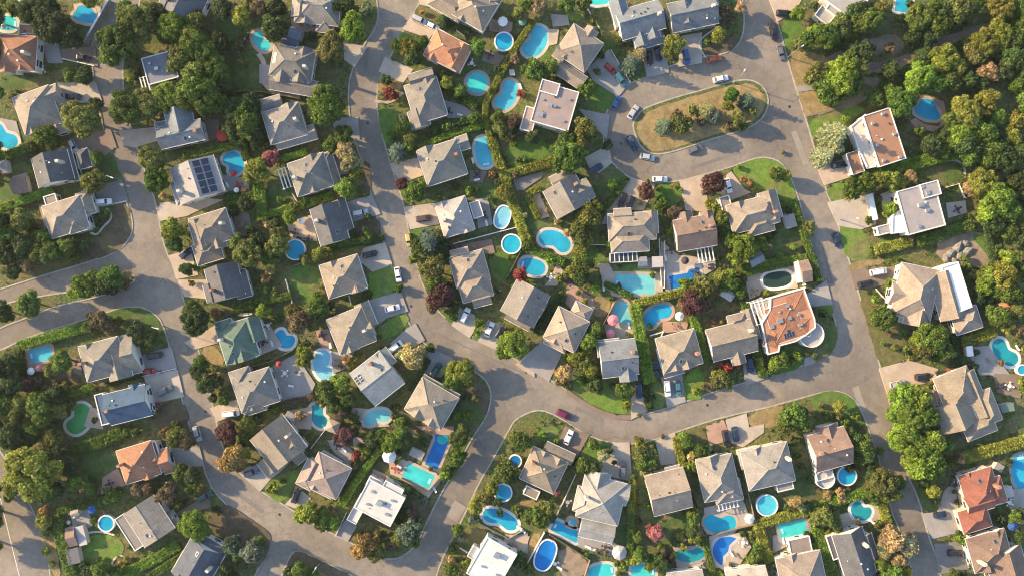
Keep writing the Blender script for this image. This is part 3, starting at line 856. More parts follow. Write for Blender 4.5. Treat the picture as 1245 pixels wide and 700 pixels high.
def trunk_mesh(rad, h, seed, limbs=5):
    rs = random.Random(seed); mb = MB()
    mb.tube((0, 0, 0), (rs.uniform(-.1, .1), rs.uniform(-.1, .1), h * .55), rad, rad * .7, 7); mb.tube((0, 0, h * .5), (.1, 0, h), rad * .7, rad * .25, 6)
    for i in range(limbs):
        a = 6.283 * i / limbs + rs.uniform(-.4, .4); z = h * rs.uniform(.4, .75); l = h * .42
        mb.tube((0, 0, z), (math.cos(a) * l * .8, math.sin(a) * l * .8, z + l * .5), rad * .4, rad * .14, 5)
    me = mb.mesh('trunk'); me.materials.append(M['bark']); return me
CROWN = {
    's': [crown_round(s, 1.0, 1.5, 7, 420, .27, .55, .34, .5) for s in (1, 2, 3, 4)],            # shrub, radius 1
    'm': [crown_round(s, 3.0, 4.6, 26, 3000, .42) for s in (11, 12, 13, 14, 15)],                # garden tree, radius 3
    'l': [crown_round(s, 6.0, 8.0, 60, 8500, .50, .68, .15, .27) for s in (21, 22, 23, 24)],     # big tree, radius 6
    'o': [crown_round(s, 4.0, 5.0, 24, 2800, .42, .74, .17, .30) for s in (31, 32, 33)],         # open, ragged
    'c': [crown_conifer(s, 3.0, 8.0, 5200, .36) for s in (41, 42)],
}
NOM = {'s': (1.0, 1.5), 'm': (3.0, 4.6), 'l': (6.0, 8.0), 'o': (4.0, 5.0), 'c': (3.0, 8.0)}
TRUNK = [trunk_mesh(.22, 3.6, s) for s in (1, 2, 3)]
STEM = trunk_mesh(.07, .8, 5, 4)
TC = {'g': (.068, .108, .020), 'l': (.125, .175, .024), 'y': (.140, .152, .027), 'o': (.100, .112, .030), 'k': (.038, .064, .020), 'r': (.19, .045, .035), 'p': (.075, .034, .036), 'a': (.27, .155, .065), 'h': (.185, .135, .045),
      'b': (.27, .20, .10), 'w': (.21, .22, .11), 's': (.085, .118, .080), 'n': (.11, .08, .045), 'q': (.100, .162, .024), 'f': (.24, .09, .09)}
TCN = {'g': 'green', 'l': 'bright lime', 'y': 'yellow-green', 'o': 'olive', 'k': 'dark green', 'r': 'red', 'p': 'dark purple', 'a': 'orange autumn', 'h': 'ochre autumn', 'b': 'pale beige', 'w': 'pale', 's': 'blue-grey', 'n': 'brown', 'q': 'fresh green', 'f': 'pink'}
TREEPOS = []
TREES = []
def TR(x, y, r, col='g', kind=None, tall=1.0):
    TREES.append((q(x, y), r * S / K, col, kind, tall))
def plant(p_, rw, col, kind, tall, sink=None):
    px, py = p_
    kind = kind or ('s' if rw < 2.3 else 'm' if rw < 4.9 else 'l')
    if rw < 1.9 and kind in 'mo': kind = 's'
    v = R.randrange(len(CROWN[kind])); nr, nh = NOM[kind]
    k = rw / nr * (.95 if kind == 'c' else .90)
    ch = nh * k * tall * R.uniform(.9, 1.1)
    if kind == 'c': ch = rw * R.uniform(2.4, 2.9)
    clear = {'s': .12 * ch, 'm': .20 * ch + .8, 'l': .18 * ch + 1.2, 'o': .25 * ch + .8, 'c': .4}[kind]
    zc = clear + ch / 2
    X, Y = W((px, py), zc * 1.05)
    gx, gy = X / S + CX, CY - Y / S
    z0 = ground_z(gx, gy)
    if kind == 's' and rw < 1.0: name, noun = 'shrub', 'bush'
    elif kind == 's': name, noun = 'shrub', 'shrub'
    elif kind == 'c': name, noun = 'spruce_tree', 'conifer'
    elif kind == 'l': name, noun = 'large_tree', 'tree'
    elif col in 'prfanh': name, noun = 'ornamental_tree', 'tree'
    elif col in 'bw': name, noun = 'pale_leaved_tree', 'tree'
    else: name, noun = 'garden_tree', 'tree'
    if sink is not None and sink(name, rw): MERGED.setdefault(kind == 's', []).append((kind, v, (X, Y, z0 + zc), R.uniform(0, 6.28), (k, k, ch / nh), TC[col])); return
    root = empty(name, (X, Y, z0), R.uniform(0, 6.28))
    c = tuple(v_ * R.uniform(.9, 1.1) for v_ in TC[col])
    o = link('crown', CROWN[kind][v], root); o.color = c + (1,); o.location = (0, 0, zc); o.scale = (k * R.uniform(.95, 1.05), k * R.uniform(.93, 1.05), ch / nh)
    o = link('trunk' if kind != 's' else 'stem', STEM if kind == 's' else TRUNK[R.randrange(3)], root)
    ts = (zc + ch * .15) / (.8 if kind == 's' else 3.6); o.scale = (max(.6, rw / 3.2),) * 2 + (ts,) if kind != 's' else (1, 1, ts)
    size = 'tiny ' if rw < .9 else 'small ' if rw < 2.0 else '' if rw < 3.6 else 'large ' if rw < 5.4 else 'huge '
    tag(root, {'shrub': 'shrub', 'bush': 'shrub', 'conifer': 'conifer'}.get(noun, 'tree'), px, py, desc=(size + TCN[col] + ' ' + noun, noun), group={'s': 'garden shrubs', 'c': 'conifers'}.get(kind, 'trees of the suburb'))
    TREEPOS.append((gx, gy, rw / S))
MERGED = {}
def plant_all():
    names = {}
    spec = sorted(TREES, key=lambda t: -t[1] - (0 if -5 < t[0][0] < 1250 else -9))
    cnt = {}
    def sink(name, rw):
        cnt[name] = cnt.get(name, 0) + 1
        return cnt[name] > 298
    for t in spec: plant(*t, sink=sink)
    for shrub, L in MERGED.items():
        V, F, T_, Cc, o = [], [], [], [], 0
        for kind, v, loc, rz, sc_, col in L:
            me = CROWN[kind][v]; n = len(me.vertices); a = np.empty(n * 3, np.float32); me.vertices.foreach_get('co', a); a = a.reshape(-1, 3) * np.array(sc_)
            c, s = math.cos(rz), math.sin(rz); a = np.stack([a[:, 0] * c - a[:, 1] * s, a[:, 0] * s + a[:, 1] * c, a[:, 2]], 1) + np.array(loc)
            V.append(a); F += [[i + o for i in p.vertices] for p in me.polygons]; o += n
            tt = np.empty(len(me.polygons), np.float32); me.attributes['tint'].data.foreach_get('value', tt); T_.append(tt); Cc.append(np.tile(np.array(col + (1,)), (len(tt), 1)))
        nm = 'shrubs' if shrub else 'small_trees'
        me = bpy.data.meshes.new(nm); me.from_pydata(np.concatenate(V).tolist(), [], F)
        me.attributes.new('tint', 'FLOAT', 'FACE').data.foreach_set('value', np.concatenate(T_))
        me.attributes.new('leafcol', 'FLOAT_COLOR', 'FACE').data.foreach_set('color', np.concatenate(Cc).astype(np.float32).ravel())
        me.materials.append(M['leaves']); o_ = link(nm, me); o_['kind'] = 'stuff'; o_['category'] = 'shrubs' if shrub else 'trees'
        o_['label'] = 'small garden shrubs of many greens scattered along beds and fences' if shrub else 'smallest round trees filling the gaps between gardens and houses'
        print(nm, len(L))
def TS(s):
    """several trees: 'x y r colour[kind]' separated by commas"""
    for t in s.split(','):
        a = t.split(); TR(float(a[0]), float(a[1]), float(a[2]), a[3][0], a[3][1] if len(a[3]) > 1 else None)

# ---------------------------------------------------------------- hedges, fences, furniture
def polyline_samples(w, step):
    o = []
    for i in range(len(w) - 1):
        a, b = Vector(w[i]), Vector(w[i + 1]); L = (b - a).length; n = max(1, int(L / step))
        for k in range(n): o.append((a + (b - a) * k / n, (b - a).normalized()))
    o.append((Vector(w[-1]), (Vector(w[-1]) - Vector(w[-2])).normalized())); return o
def HG(width, *p, c='g', h=2.2, ragged=.10):
    pts = qs(*p); wid = width * 1.15 * S / K
    w = [W(a, h * .9) for a in pts]
    if len(w) > 2: w = [w[0]] + chaikin(w, 1, closed=False)[1:-1] + [w[-1]]
    o = w[0]; root = empty('hedge', (o[0], o[1], .12))
    rs = np.random.default_rng(int(abs(o[0] * 31 + o[1] * 17)) + 3)
    C, Q = [], []
    for pt, d in polyline_samples(w, wid * .24):
        n = Vector((-d.y, d.x)); j = rs.uniform(-ragged, ragged, 3) * wid * .5
        for s in (-.29, 0, .29):
            C.append(np.array([pt.x + n.x * (s * wid + j[0] * .5) - o[0], pt.y + n.y * (s * wid + j[0] * .5) - o[1], h - wid * .36 + j[1] * .5])); Q.append(wid * rs.uniform(.24, .29))
            if h > wid: C.append(C[-1] - np.array([0, 0, wid * .45])); Q.append(Q[-1])
    C, Q = np.array(C), np.array(Q)
    ne = [max(10, int(30 * r * r * 4)) for r in Q]
    V, t = leaf_arrays(rs, C, Q, ne, .30, up=.3)
    ev, ef, et = cores(rs, C, Q, .85)
    mb = MB()
    me = quads_mesh('foliage', V, t, (ev, ef, et))
    f = link('foliage', me, root); f.color = tuple(v * 1.28 for v in TC[c]) + (1,)
    for pt, d in polyline_samples(w, 1.6): mb.tube((pt.x - o[0], pt.y - o[1], 0), (pt.x - o[0] + .1, pt.y - o[1], h * .75), .08, .05, 4)
    s_ = mb.build('stem', M['bark'], root)
    m = pts[len(pts) // 2 - (1 if len(pts) == 2 else 0)]
    mx = sum(a[0] for a in pts) / len(pts); my = sum(a[1] for a in pts) / len(pts)
    L = sum(math.dist(pts[i], pts[i + 1]) for i in range(len(pts) - 1)) * S
    raster(line_outline(pts, width / K * 1.2), OCC)
    tag(root, 'hedge', mx, my, desc=(('long ' if L > 22 else 'short ' if L < 9 else '') + ('broad ' if wid > 2.6 else 'narrow ' if wid < 1.8 else '') + TCN[c] + ' hedge', 'hedge'), group='hedges between the plots')
def FN(col, *p, h=1.7, t=.12, name='fence'):
    pts = qs(*p); w = [W(a, h * .5) for a in pts]; o = w[0]
    root = empty(name, (o[0], o[1], .12)); mb = MB()
    for i in range(len(w) - 1):
        a, b = Vector(w[i]) - Vector(o), Vector(w[i + 1]) - Vector(o); d = b - a; L = d.length
        mb.box((a.x + b.x) / 2, (a.y + b.y) / 2, .05, L - .14, t, h, a=math.atan2(d.y, d.x))
        n = max(1, round(L / 2.4))
        for k in range(n + (1 if i == len(w) - 2 else 0)):
            pp = a + d * k / n; m2 = MB(); m2.box(0, 0, 0, t + .10, t + .10, h + .16, a=math.atan2(d.y, d.x))
            po = m2.build('post', M['white'] if col == 'w' else M['wood'] if col == 'b' else M['metal'], root); po.location = (pp.x, pp.y, 0)
    mb.build('panel', {'w': M['white'], 'b': M['wood'], 'g': M['metal'], 'k': M['dark']}[col], root)
    mx = sum(a[0] for a in pts) / len(pts); my = sum(a[1] for a in pts) / len(pts)
    cn = {'w': 'white', 'b': 'brown wooden', 'g': 'grey metal', 'k': 'dark'}[col]
    tag(root, name, mx, my, desc=(cn + ' ' + ('fence' if name == 'fence' else name.replace('_', ' ')), 'fence' if name == 'fence' else name.replace('_', ' ')), group='fences between the plots')
UCC = {'w': (.72, .69, .64), 'r': (.42, .04, .03), 'f': (.72, .22, .25), 'g': (.10, .22, .17), 'b': (.03, .10, .30), 'k': (.05, .04, .05), 'n': (.25, .17, .12)}
UCN = {'w': 'white', 'r': 'red', 'f': 'pink', 'g': 'green', 'b': 'blue', 'k': 'black', 'n': 'brown'}
def UM(x, y, r, col):
    px, py = q(x, y); z = ground_z(px, py); X, Y = W((px, py), 2.3); rw = r * S / K
    root = empty('parasol', (X, Y, z)); n = 8; mb = MB()
    vs = [(rw * math.cos(6.283 * i / n), rw * math.sin(6.283 * i / n), 2.05) for i in range(n)] + [(0, 0, 2.65)] + [(rw * math.cos(6.283 * i / n), rw * math.sin(6.283 * i / n), 1.9) for i in range(n)]
    mb.add(vs, [(i, (i + 1) % n, n) for i in range(n)] + [(n + 1 + i, n + 1 + (i + 1) % n, (i + 1) % n, i) for i in range(n)])
    mb.build('canopy', M['cloth'], root, UCC[col])
    mb = MB(); mb.tube((0, 0, 0), (0, 0, 2.75), .035, n=6); mb.build('pole', M['metal'], root)
    mb = MB(); mb.box(0, 0, 0, .5, .5, .1); mb.build('base', M['dark'], root)
    tag(root, 'parasol', px, py, desc=(UCN[col] + ' garden parasol', 'parasol'), group='garden parasols')
def SH(x, y, w, d, ang, col, typ='x', noun='shed', wall='c', h=2.3):
    px, py = q(x, y); X, Y = W((px, py), h); f = S / K; a = -math.radians(ang)
    root = empty('garden_shed' if noun == 'shed' else noun.replace(' ', '_'), (X, Y, ground_z(px, py)), a)
    g = Wing(0, 0, w * f, d * f, 0, typ, h, .15, .45)
    if noun == 'gazebo':
        n = 8; r = w * f / 2; mb = MB()
        vs = [(r * math.cos(6.283 * i / n), r * math.sin(6.283 * i / n), h) for i in range(n)] + [(0, 0, h + r * .55)] + [(r * math.cos(6.283 * i / n), r * math.sin(6.283 * i / n), h - .12) for i in range(n)]
        mb.add(vs, [(i, (i + 1) % n, n) for i in range(n)] + [(n + 1 + i, n + 1 + (i + 1) % n, (i + 1) % n, i) for i in range(n)])
        mb.build('roof', M['flat'], root, RC[col])
        for i in range(n):
            mb = MB(); mb.tube((r * .85 * math.cos(6.283 * i / n), r * .85 * math.sin(6.283 * i / n), 0), (r * .85 * math.cos(6.283 * i / n), r * .85 * math.sin(6.283 * i / n), h), .07, n=6); mb.build('post', M['white'], root)
    else:
        rm, cm = MB(), MB(); roof_wing(rm, cm, g, .08)
        rm.build('roof', M['flat'] if typ == 'f' else M['shingle'], root, RC[col])
        mb = MB(); mb.box(0, 0, 0, g.w - .3, g.d - .3, h - .1); mb.build('wall', mat_wall(wall), root, WC[wall])
        o = link('door', DOOR, root); o.location = (0, -g.d / 2 + .15, 0); o.scale = (.9, 1, .9)
    pts = []
    for sx, sy in ((-1, -1), (1, -1), (1, 1), (-1, 1)):
        vx, vy = sx * g.w / 2, sy * g.d / 2; gx, gy = X + vx * math.cos(a) - vy * math.sin(a), Y + vx * math.sin(a) + vy * math.cos(a); pts.append((gx / S + CX, CY - gy / S))
    raster(pts, OCC)
    cn = {'bluegrey': 'blue-grey', 'white': 'white', 'brown': 'brown', 'grey': 'grey', 'light': 'light grey', 'dark': 'dark', 'tan': 'tan', 'beige': 'beige', 'taupe': 'grey-brown', 'orange': 'orange', 'green': 'green'}.get(col, col)
    tag(root, noun, px, py, desc=(cn + '-roofed ' + noun, noun), group='garden sheds')
def TB(x, y, col='w', chairs=4):
    """garden table with chairs round it"""
    px, py = q(x, y); z = ground_z(px, py); X, Y = W((px, py), .7)
    root = empty('garden_table', (X, Y, z), R.uniform(0, 1.5)); mb = MB(); mb.tube((0, 0, .68), (0, 0, .74), .62, n=16); mb.build('table_top', M['cloth'], root, UCC[col])
    mb = MB(); mb.tube((0, 0, 0), (0, 0, .68), .06, n=6); mb.box(0, 0, 0, .6, .6, .05); mb.build('pedestal', M['metal'], root)
    tag(root, 'table', px, py, desc=(UCN[col] + ' round garden table', 'table'), group='garden tables')
    a0 = root.rotation_euler.z
    for i in range(chairs):
        a = a0 + 6.283 * i / chairs; cx, cy = X + math.cos(a) * 1.05, Y + math.sin(a) * 1.05
        r = empty('garden_chair', (cx, cy, z), a)
        mb = MB(); mb.box(0, 0, .40, .5, .5, .06); mb.build('seat', M['cloth'], r, UCC[col])
        mb = MB(); mb.box(.25, 0, .46, .06, .5, .5); mb.build('backrest', M['cloth'], r, UCC[col])
        for sx in (-.2, .2):
            for sy in (-.2, .2):
                mb = MB(); mb.tube((sx, sy, 0), (sx, sy, .4), .025, n=4); mb.build('leg', M['metal'], r)
        pc = cx / S + CX, CY - cy / S
        tag(r, 'chair', pc[0], pc[1], desc=(UCN[col] + ' garden chair', 'chair'), group='garden chairs')
def LC(x, y, ang, col='w'):
    px, py = q(x, y); z = ground_z(px, py); X, Y = W((px, py), .4)
    r = empty('sun_lounger', (X, Y, z), -math.radians(ang))
    mb = MB(); mb.box(-.3, 0, .32, 1.3, .62, .09); mb.build('seat', M['cloth'], r, UCC[col])
    mb = MB(); mb.add([(.35, -.31, .33), (.95, -.31, .75), (.95, .31, .75), (.35, .31, .33), (.35, -.31, .42), (.90, -.31, .82), (.90, .31, .82), (.35, .31, .42)], [(3, 2, 1, 0), (4, 5, 6, 7), (0, 1, 5, 4), (1, 2, 6, 5), (2, 3, 7, 6), (3, 0, 4, 7)]); mb.build('backrest', M['cloth'], r, UCC[col])
    for sx in (-.85, .35):
        for sy in (-.25, .25):
            mb = MB(); mb.tube((sx, sy, 0), (sx, sy, .33), .03, n=4); mb.build('leg', M['metal'], r)
    tag(r, 'lounger', px, py, desc=(UCN[col] + ' sun lounger', 'lounger'), group='sun loungers')
def TP(x, y, r):
    px, py = q(x, y); z = ground_z(px, py); X, Y = W((px, py), .9); rw = r * S / K
    root = empty('trampoline', (X, Y, z)); n = 20
    o = [(rw * math.cos(6.283 * i / n), rw * math.sin(6.283 * i / n)) for i in range(n)]
    mb = MB(); slab(mb, offset(o, .25), .8, .86); mb.build('jumping_mat', M['dark'], root)
    mb = MB(); ring(mb, o, offset(o, .3), .82, .92); mb.build('edge_pad', M['cloth'], root, UCC['b'])
    for i in range(0, n, 4):
        mb = MB(); mb.tube((o[i][0] * .95, o[i][1] * .95, 0), (o[i][0] * .95, o[i][1] * .95, .85), .04, n=5); mb.build('leg', M['metal'], root)
    tag(root, 'trampoline', px, py, desc=('round dark trampoline', 'trampoline'), group='trampolines')
def LP(x, y, ang, raw=False):
    """street lamp: position of its foot, arm points along ang"""
    px, py = (x, y) if raw else q(x, y); X, Y = W((px, py)); z = ground_z(px, py)
    root = empty('street_lamp', (X, Y, z), -math.radians(ang))
    mb = MB(); mb.tube((0, 0, 0), (0, 0, 7.6), .13, .08, 8); mb.tube((0, 0, 0), (0, 0, .5), .2, .18, 8); mb.build('pole', M['metal'], root)
    mb = MB(); mb.tube((0, 0, 7.5), (1.6, 0, 7.9), .06, .05, 6); mb.build('arm', M['metal'], root)
    mb = MB(); mb.box(1.9, 0, 7.82, .8, .3, .14); h = mb.build('lamp_head', M['white'], root)
    mb = MB(); mb.box(1.9, 0, 7.78, .5, .22, .035); mb.build('lens', M['lamp'], h)
    tag(root, 'lamp', px, py, desc=('slim grey street lamp', 'street lamp'), group='street lamps')
# ---------------------------------------------------------------- ground, road, blocks (survey units)
mb = MB(); mb.add([(-900, -900, -.02), (900, -900, -.02), (900, 900, -.02), (-900, 900, -.02)], [(0, 1, 2, 3)])
struct(mb.build('ground', M['ground']))
mb = MB(); mb.add([(-185, -115, 0), (185, -115, 0), (185, 115, 0), (-185, 115, 0)], [(0, 1, 2, 3)])
struct(mb.build('road', M['asphalt']))
land([(-110, -110), (134, -110), (134, -5), (112, 50), (113, 75), (116, 112), (123, 142), (132, 176), (144, 211), (154, 245), (162, 266), (162, 283), (154, 297), (139, 309), (103, 321), (51, 336), (18, 347), (-20, 358), (-110, 385)])
land([(176, -110), (174, -10), (151, 60), (148, 85), (150, 115), (156, 145), (164, 175), (176, 210), (190, 250), (195, 283), (201, 306), (213, 329), (220, 355), (228, 385), (239, 420), (252, 465), (262, 512), (270, 545),
      (287, 572), (316, 597), (347, 615), (375, 634), (406, 650), (426, 660), (464, 679), (480, 680), (493, 675), (507, 662), (517, 640), (535, 603), (554, 571), (575, 532), (590, 510), (597, 493), (598, 474), (590, 459),
      (572, 447), (548, 436), (529, 425), (513, 414), (500, 396), (492, 378), (485, 352), (474, 314), (464, 281), (454, 245), (444, 203), (433, 176), (426, 144), (424, 111), (428, 87), (442, 57), (455, 39), (461, 23), (460, 8), (457, -10), (457, -110)])
land([(512, -110), (511, 0), (503, 15), (490, 36), (475, 67), (463, 90), (457, 111), (458, 139), (467, 177), (477, 209), (490, 247), (496, 281), (503, 314), (513, 347), (524, 368), (536, 383), (552, 395), (572, 409), (600, 422), (631, 440),
      (649, 450), (667, 461), (690, 475), (716, 492), (741, 505), (767, 507), (796, 501), (824, 492), (851, 482), (903, 466), (929, 459), (960, 451), (985, 441), (1003, 431), (1016, 417), (1018, 396), (1011, 373), (1006, 350), (999, 335), (986, 293), (975, 252), (965, 222), (955, 203),
      (944, 193), (924, 190), (905, 196), (887, 203), (854, 212), (824, 220), (785, 223), (764, 215), (749, 202), (737, 187), (734, 168), (735, 150), (739, 134), (748, 116), (767, 102), (793, 90), (819, 80), (859, 69), (877, 68), (895, 59), (904, 44), (906, 23), (903, 0), (903, -110)])
land([(935, -110), (935, 0), (946, 31), (957, 75), (972, 123), (988, 175), (1003, 229), (1021, 281), (1039, 343), (1052, 385), (1070, 448), (1081, 490), (1092, 535), (1103, 579), (1116, 605), (1126, 646), (1139, 680), (1145, 710), (1145, 810), (1360, 810), (1360, -110)])
land([(618, 522), (624, 511), (634, 504), (651, 497), (667, 499), (690, 512), (703, 521), (716, 528), (734, 535), (760, 539), (796, 534), (838, 518), (885, 504), (929, 495), (954, 488), (983, 480), (1006, 474), (1024, 475), (1039, 484), (1049, 500),
      (1060, 530), (1072, 566), (1083, 618), (1097, 650), (1106, 674), (1111, 710), (1111, 810), (520, 810), (528, 705), (536, 680), (544, 664), (565, 623), (580, 589), (600, 555)])
land([(-110, 468), (-20, 430), (0, 425), (26, 412), (64, 399), (111, 385), (134, 377), (154, 372), (172, 372), (188, 380), (198, 391), (206, 416), (221, 481), (232, 520), (242, 546), (255, 588), (272, 609), (290, 623), (308, 633), (323, 643), (331, 654), (326, 672), (316, 688), (305, 712), (300, 810), (63, 810), (63, 700), (46, 636), (36, 612), (17, 575), (0, 548), (-30, 510), (-110, 470)])
land([(330, 810), (336, 712), (344, 694), (352, 674), (359, 668), (375, 672), (406, 687), (430, 699), (450, 712), (520, 740), (500, 810)])
land([(-110, 420), (-20, 378), (0, 369), (54, 358), (85, 354), (120, 344), (150, 335), (164, 333), (166, 341), (152, 350), (121, 361), (95, 367), (67, 373), (40, 384), (0, 399), (-60, 430)], 'median')
land([(768, 154), (771, 145), (780, 133), (796, 126), (824, 117), (850, 110), (880, 101), (903, 96), (918, 98), (929, 106), (935, 118), (934, 134), (924, 149), (903, 160), (862, 171), (839, 179), (813, 187), (796, 189), (783, 184), (775, 174)], 'island')
T(0, 3); sheet([(773, 157), (778, 144), (797, 131), (850, 115), (903, 101), (919, 104), (929, 118), (929, 133), (920, 145), (900, 155), (850, 170), (812, 183), (794, 185), (780, 175)], 'lawn', M['lawn'], (.27, .20, .09), 'l', 1, .2)
# painted lane line and gutter on the bottom left road
mb = MB(); slab(mb, [W(p) for p in line_outline([(-3, 590), (5, 625), (14, 662), (25, 706)], .8)], 0, .006, sides=False); struct(mb.build('road_marking', M['line']))
# ---- lawns, drives, patios
T(0, 0)
LW('d', 0, 360, 215, 370, 220, 405, 0, 440); LW('o', 465, 480, 500, 600, 470, 610, 430, 500)
DR('n', 285, 235, 452, 220, 465, 316, 300, 280); DR('c', 270, 392, 455, 392, 485, 480, 300, 495); DR('n', 335, 650, 525, 612, 555, 700, 350, 720); DR('t', 560, 620, 760, 600, 770, 660, 640, 700, 590, 690)
PA('t', 350, 20, 480, 30, 470, 130, 360, 115); PA('g', 0, 560, 80, 575, 110, 690, 20, 700); PA('g', 190, 190, 270, 180, 300, 300, 230, 300)
T(0, 1)
LW('d', 290, 230, 460, 250, 440, 430, 330, 430); LW('o', 340, 0, 430, 10, 430, 110, 370, 120); LW('d', 240, 80, 350, 100, 340, 200, 250, 180)
DR('c', 845, 195, 960, 225, 900, 320, 850, 285); DR('g', 790, 560, 915, 556, 925, 660, 810, 640); DR('t', 600, 90, 720, 95, 720, 160, 640, 150, 600, 120)
PT('c', 22, 445, 255, 475, 300, 460, 340, 480, 420, 560, 440, 640, 465); PA('g', 450, 305, 505, 310, 500, 410, 450, 395); PA('n', 180, 560, 260, 570, 260, 650, 190, 670)
T(0, 2)
LW('g', 222, 500, 320, 515, 345, 600, 300, 680, 262, 690); LW('o', 425, 20, 515, 60, 510, 110, 440, 100, 400, 65); LW('b', 345, 150, 430, 185, 420, 230, 340, 220, 325, 180); LW('d', 640, 250, 760, 260, 720, 320, 660, 300); LW('y', 240, 355, 350, 380, 340, 440, 230, 450)
DR('t', 425, -10, 600, -20, 560, 45, 500, 40, 430, 25); DR('t', 385, 85, 510, 140, 475, 185, 345, 140); DR('c', 265, 270, 400, 330, 350, 395, 235, 340); PT('c', 14, 220, 480, 290, 490, 350, 440)
PA('r', 750, 90, 870, 108, 860, 160, 760, 150); PA('n', 740, 235, 835, 268, 800, 315, 720, 290); PA('g', 530, 470, 700, 520, 690, 560, 560, 560)
T(0, 3)
LW('g', 490, 395, 590, 455, 545, 535, 440, 505, 420, 440); LW('d', 640, 390, 720, 300, 735, 355, 680, 380); LW('d', 480, 180, 580, 190, 580, 260, 530, 230); LW('b', 330, 60, 430, 60, 420, 110, 340, 90); LW('g', 210, 220, 270, 240, 260, 300, 220, 280); LW('d', 20, 330, 100, 350, 90, 370, 30, 380)
DR('g', 545, 235, 645, 395, 590, 460, 470, 385, 440, 330); DR('g', 695, 220, 810, 190, 830, 345, 725, 370); DR('c', 890, 170, 985, 155, 985, 300, 870, 320); DR('g', 400, 515, 550, 545, 535, 660, 480, 605)
PA('c', 260, 140, 310, 140, 300, 210, 260, 220); PA('g', 270, 70, 350, 75, 360, 120, 280, 130)
T(0, 4)
LW('g', 570, 100, 690, 95, 670, 200, 640, 240, 605, 235); LW('y', 612, 245, 660, 240, 830, 270, 700, 330, 700, 400, 900, 430, 972, 430, 972, 500, 700, 552, 680, 520); LW('b', 705, 575, 790, 540, 972, 490, 972, 540, 830, 600, 740, 680)
DR('t', 520, -10, 690, -20, 650, 55, 565, 105); DR('g', 648, 412, 720, 400, 745, 425, 660, 438); PT('n', 8, 700, 552, 830, 520, 980, 470); LW('n', 200, 190, 400, 170, 370, 230, 250, 270, 210, 240); PT('w', 6, 280, 130, 200, 185, 190, 220, 225, 275)
T(0, 5)
DT(60, 290, 350, 300, 460, 250, 600, 170, 760, 120, 900, 80, 900, 125, 760, 160, 620, 210, 450, 290, 330, 350, 60, 335); DT(0, 290, 100, 240, 180, 200, 340, 160, 420, 200, 380, 260, 200, 250, 30, 310); DT(180, 360, 300, 370, 290, 410, 200, 400)
PT('n', 26, 210, 330, 450, 268, 600, 185, 760, 135, 900, 98); PT('n', 10, 0, 545, 100, 505, 230, 460)
PA('r', 455, 560, 500, 590, 570, 600, 590, 540, 540, 470, 590, 480, 610, 580, 540, 625, 460, 610, 430, 575)
T(1, 0)
LW('n', 525, 312, 617, 300, 624, 440, 595, 492, 530, 545, 400, 575, 380, 540, 520, 420); LW('d', 475, 80, 530, 50, 560, 150, 590, 200, 570, 200, 480, 150); LW('d', 0, 190, 60, 170, 150, 260, 0, 310); LW('g', 60, 110, 140, 100, 150, 150, 60, 160); LW('o', 60, 620, 360, 560, 340, 590, 70, 670)
DR('n', 340, 10, 520, 8, 540, 45, 480, 92, 380, 60); DR('a', 455, 222, 580, 188, 610, 290, 460, 318); PT('w', 7, 460, 316, 530, 306, 600, 290); PT('w', 9, 430, 440, 462, 452, 490, 410, 525, 380, 530, 350, 505, 325)
DR('t', 735, 320, 800, 300, 972, 290, 972, 320, 885, 362, 760, 385); DR('t', 800, 548, 900, 515, 940, 640, 835, 660)
PA('r', 185, 310, 215, 305, 260, 440, 225, 445); PA('g', 60, 175, 130, 155, 155, 235, 80, 260)
T(1, 1)
LW('d', 490, 210, 540, 200, 620, 280, 500, 330, 480, 280); LW('g', 580, 600, 720, 585, 745, 700, 580, 710); LW('d', 290, 310, 430, 300, 440, 360, 420, 400, 350, 340)
DR('c', -20, 300, 190, 275, 280, 285, 200, 320, 60, 360, -30, 370)
PA('g', 270, 165, 400, 185, 405, 255, 290, 240); PA('n', 330, 345, 400, 345, 425, 460, 335, 450); PA('t', 580, 395, 695, 355, 725, 480, 600, 470); PA('g', 800, 80, 860, 70, 870, 160, 820, 170)
T(1, 2)
LW('n', 120, 380, 228, 352, 258, 470, 130, 470); LW('b', 178, 620, 290, 575, 325, 690, 200, 700); LW('d', 690, 205, 790, 205, 800, 300, 760, 310, 700, 270); LW('g', 745, 548, 900, 510, 905, 560, 845, 655, 790, 700); LW('n', 200, 180, 190, 100, 130, 110, 150, 190, 190, 270); LW('g', 385, 425, 470, 412, 500, 440, 400, 470)
DR('g', 65, 300, 205, 262, 245, 352, 110, 390); DR('c', 165, 512, 268, 485, 300, 590, 205, 625, 140, 570); DR('t', 288, 112, 425, 85, 445, 170, 335, 210); DR('c', 350, 318, 500, 300, 520, 400, 385, 425)
PA('n', 665, 145, 750, 150, 725, 205, 665, 200); PA('g', 690, 285, 752, 272, 775, 400, 705, 420); PA('n', 595, 500, 770, 470, 785, 535, 615, 570)
T(1, 3)
LW('g', 45, 20, 270, 0, 262, 88, 80, 150); LW('d', 575, 125, 635, 178, 560, 282, 465, 235); LW('g', 745, 215, 880, 200, 892, 270, 860, 320, 780, 320); LW('g', 455, 500, 530, 508, 525, 600, 450, 560); LW('d', 100, 290, 210, 370, 300, 400, 200, 430, 150, 480); LW('g', 600, 590, 750, 580, 760, 625, 580, 630)
DR('c', 430, 85, 545, 25, 560, 110, 500, 160, 455, 140); DR('t', 640, 175, 765, 215, 710, 335, 535, 335, 540, 310)
PA('t', 180, 250, 212, 240, 265, 365, 220, 375); PA('a', 90, 190, 235, 150, 230, 180, 140, 240, 110, 240); PA('t', 300, 580, 330, 620, 300, 690, 240, 690, 270, 650)
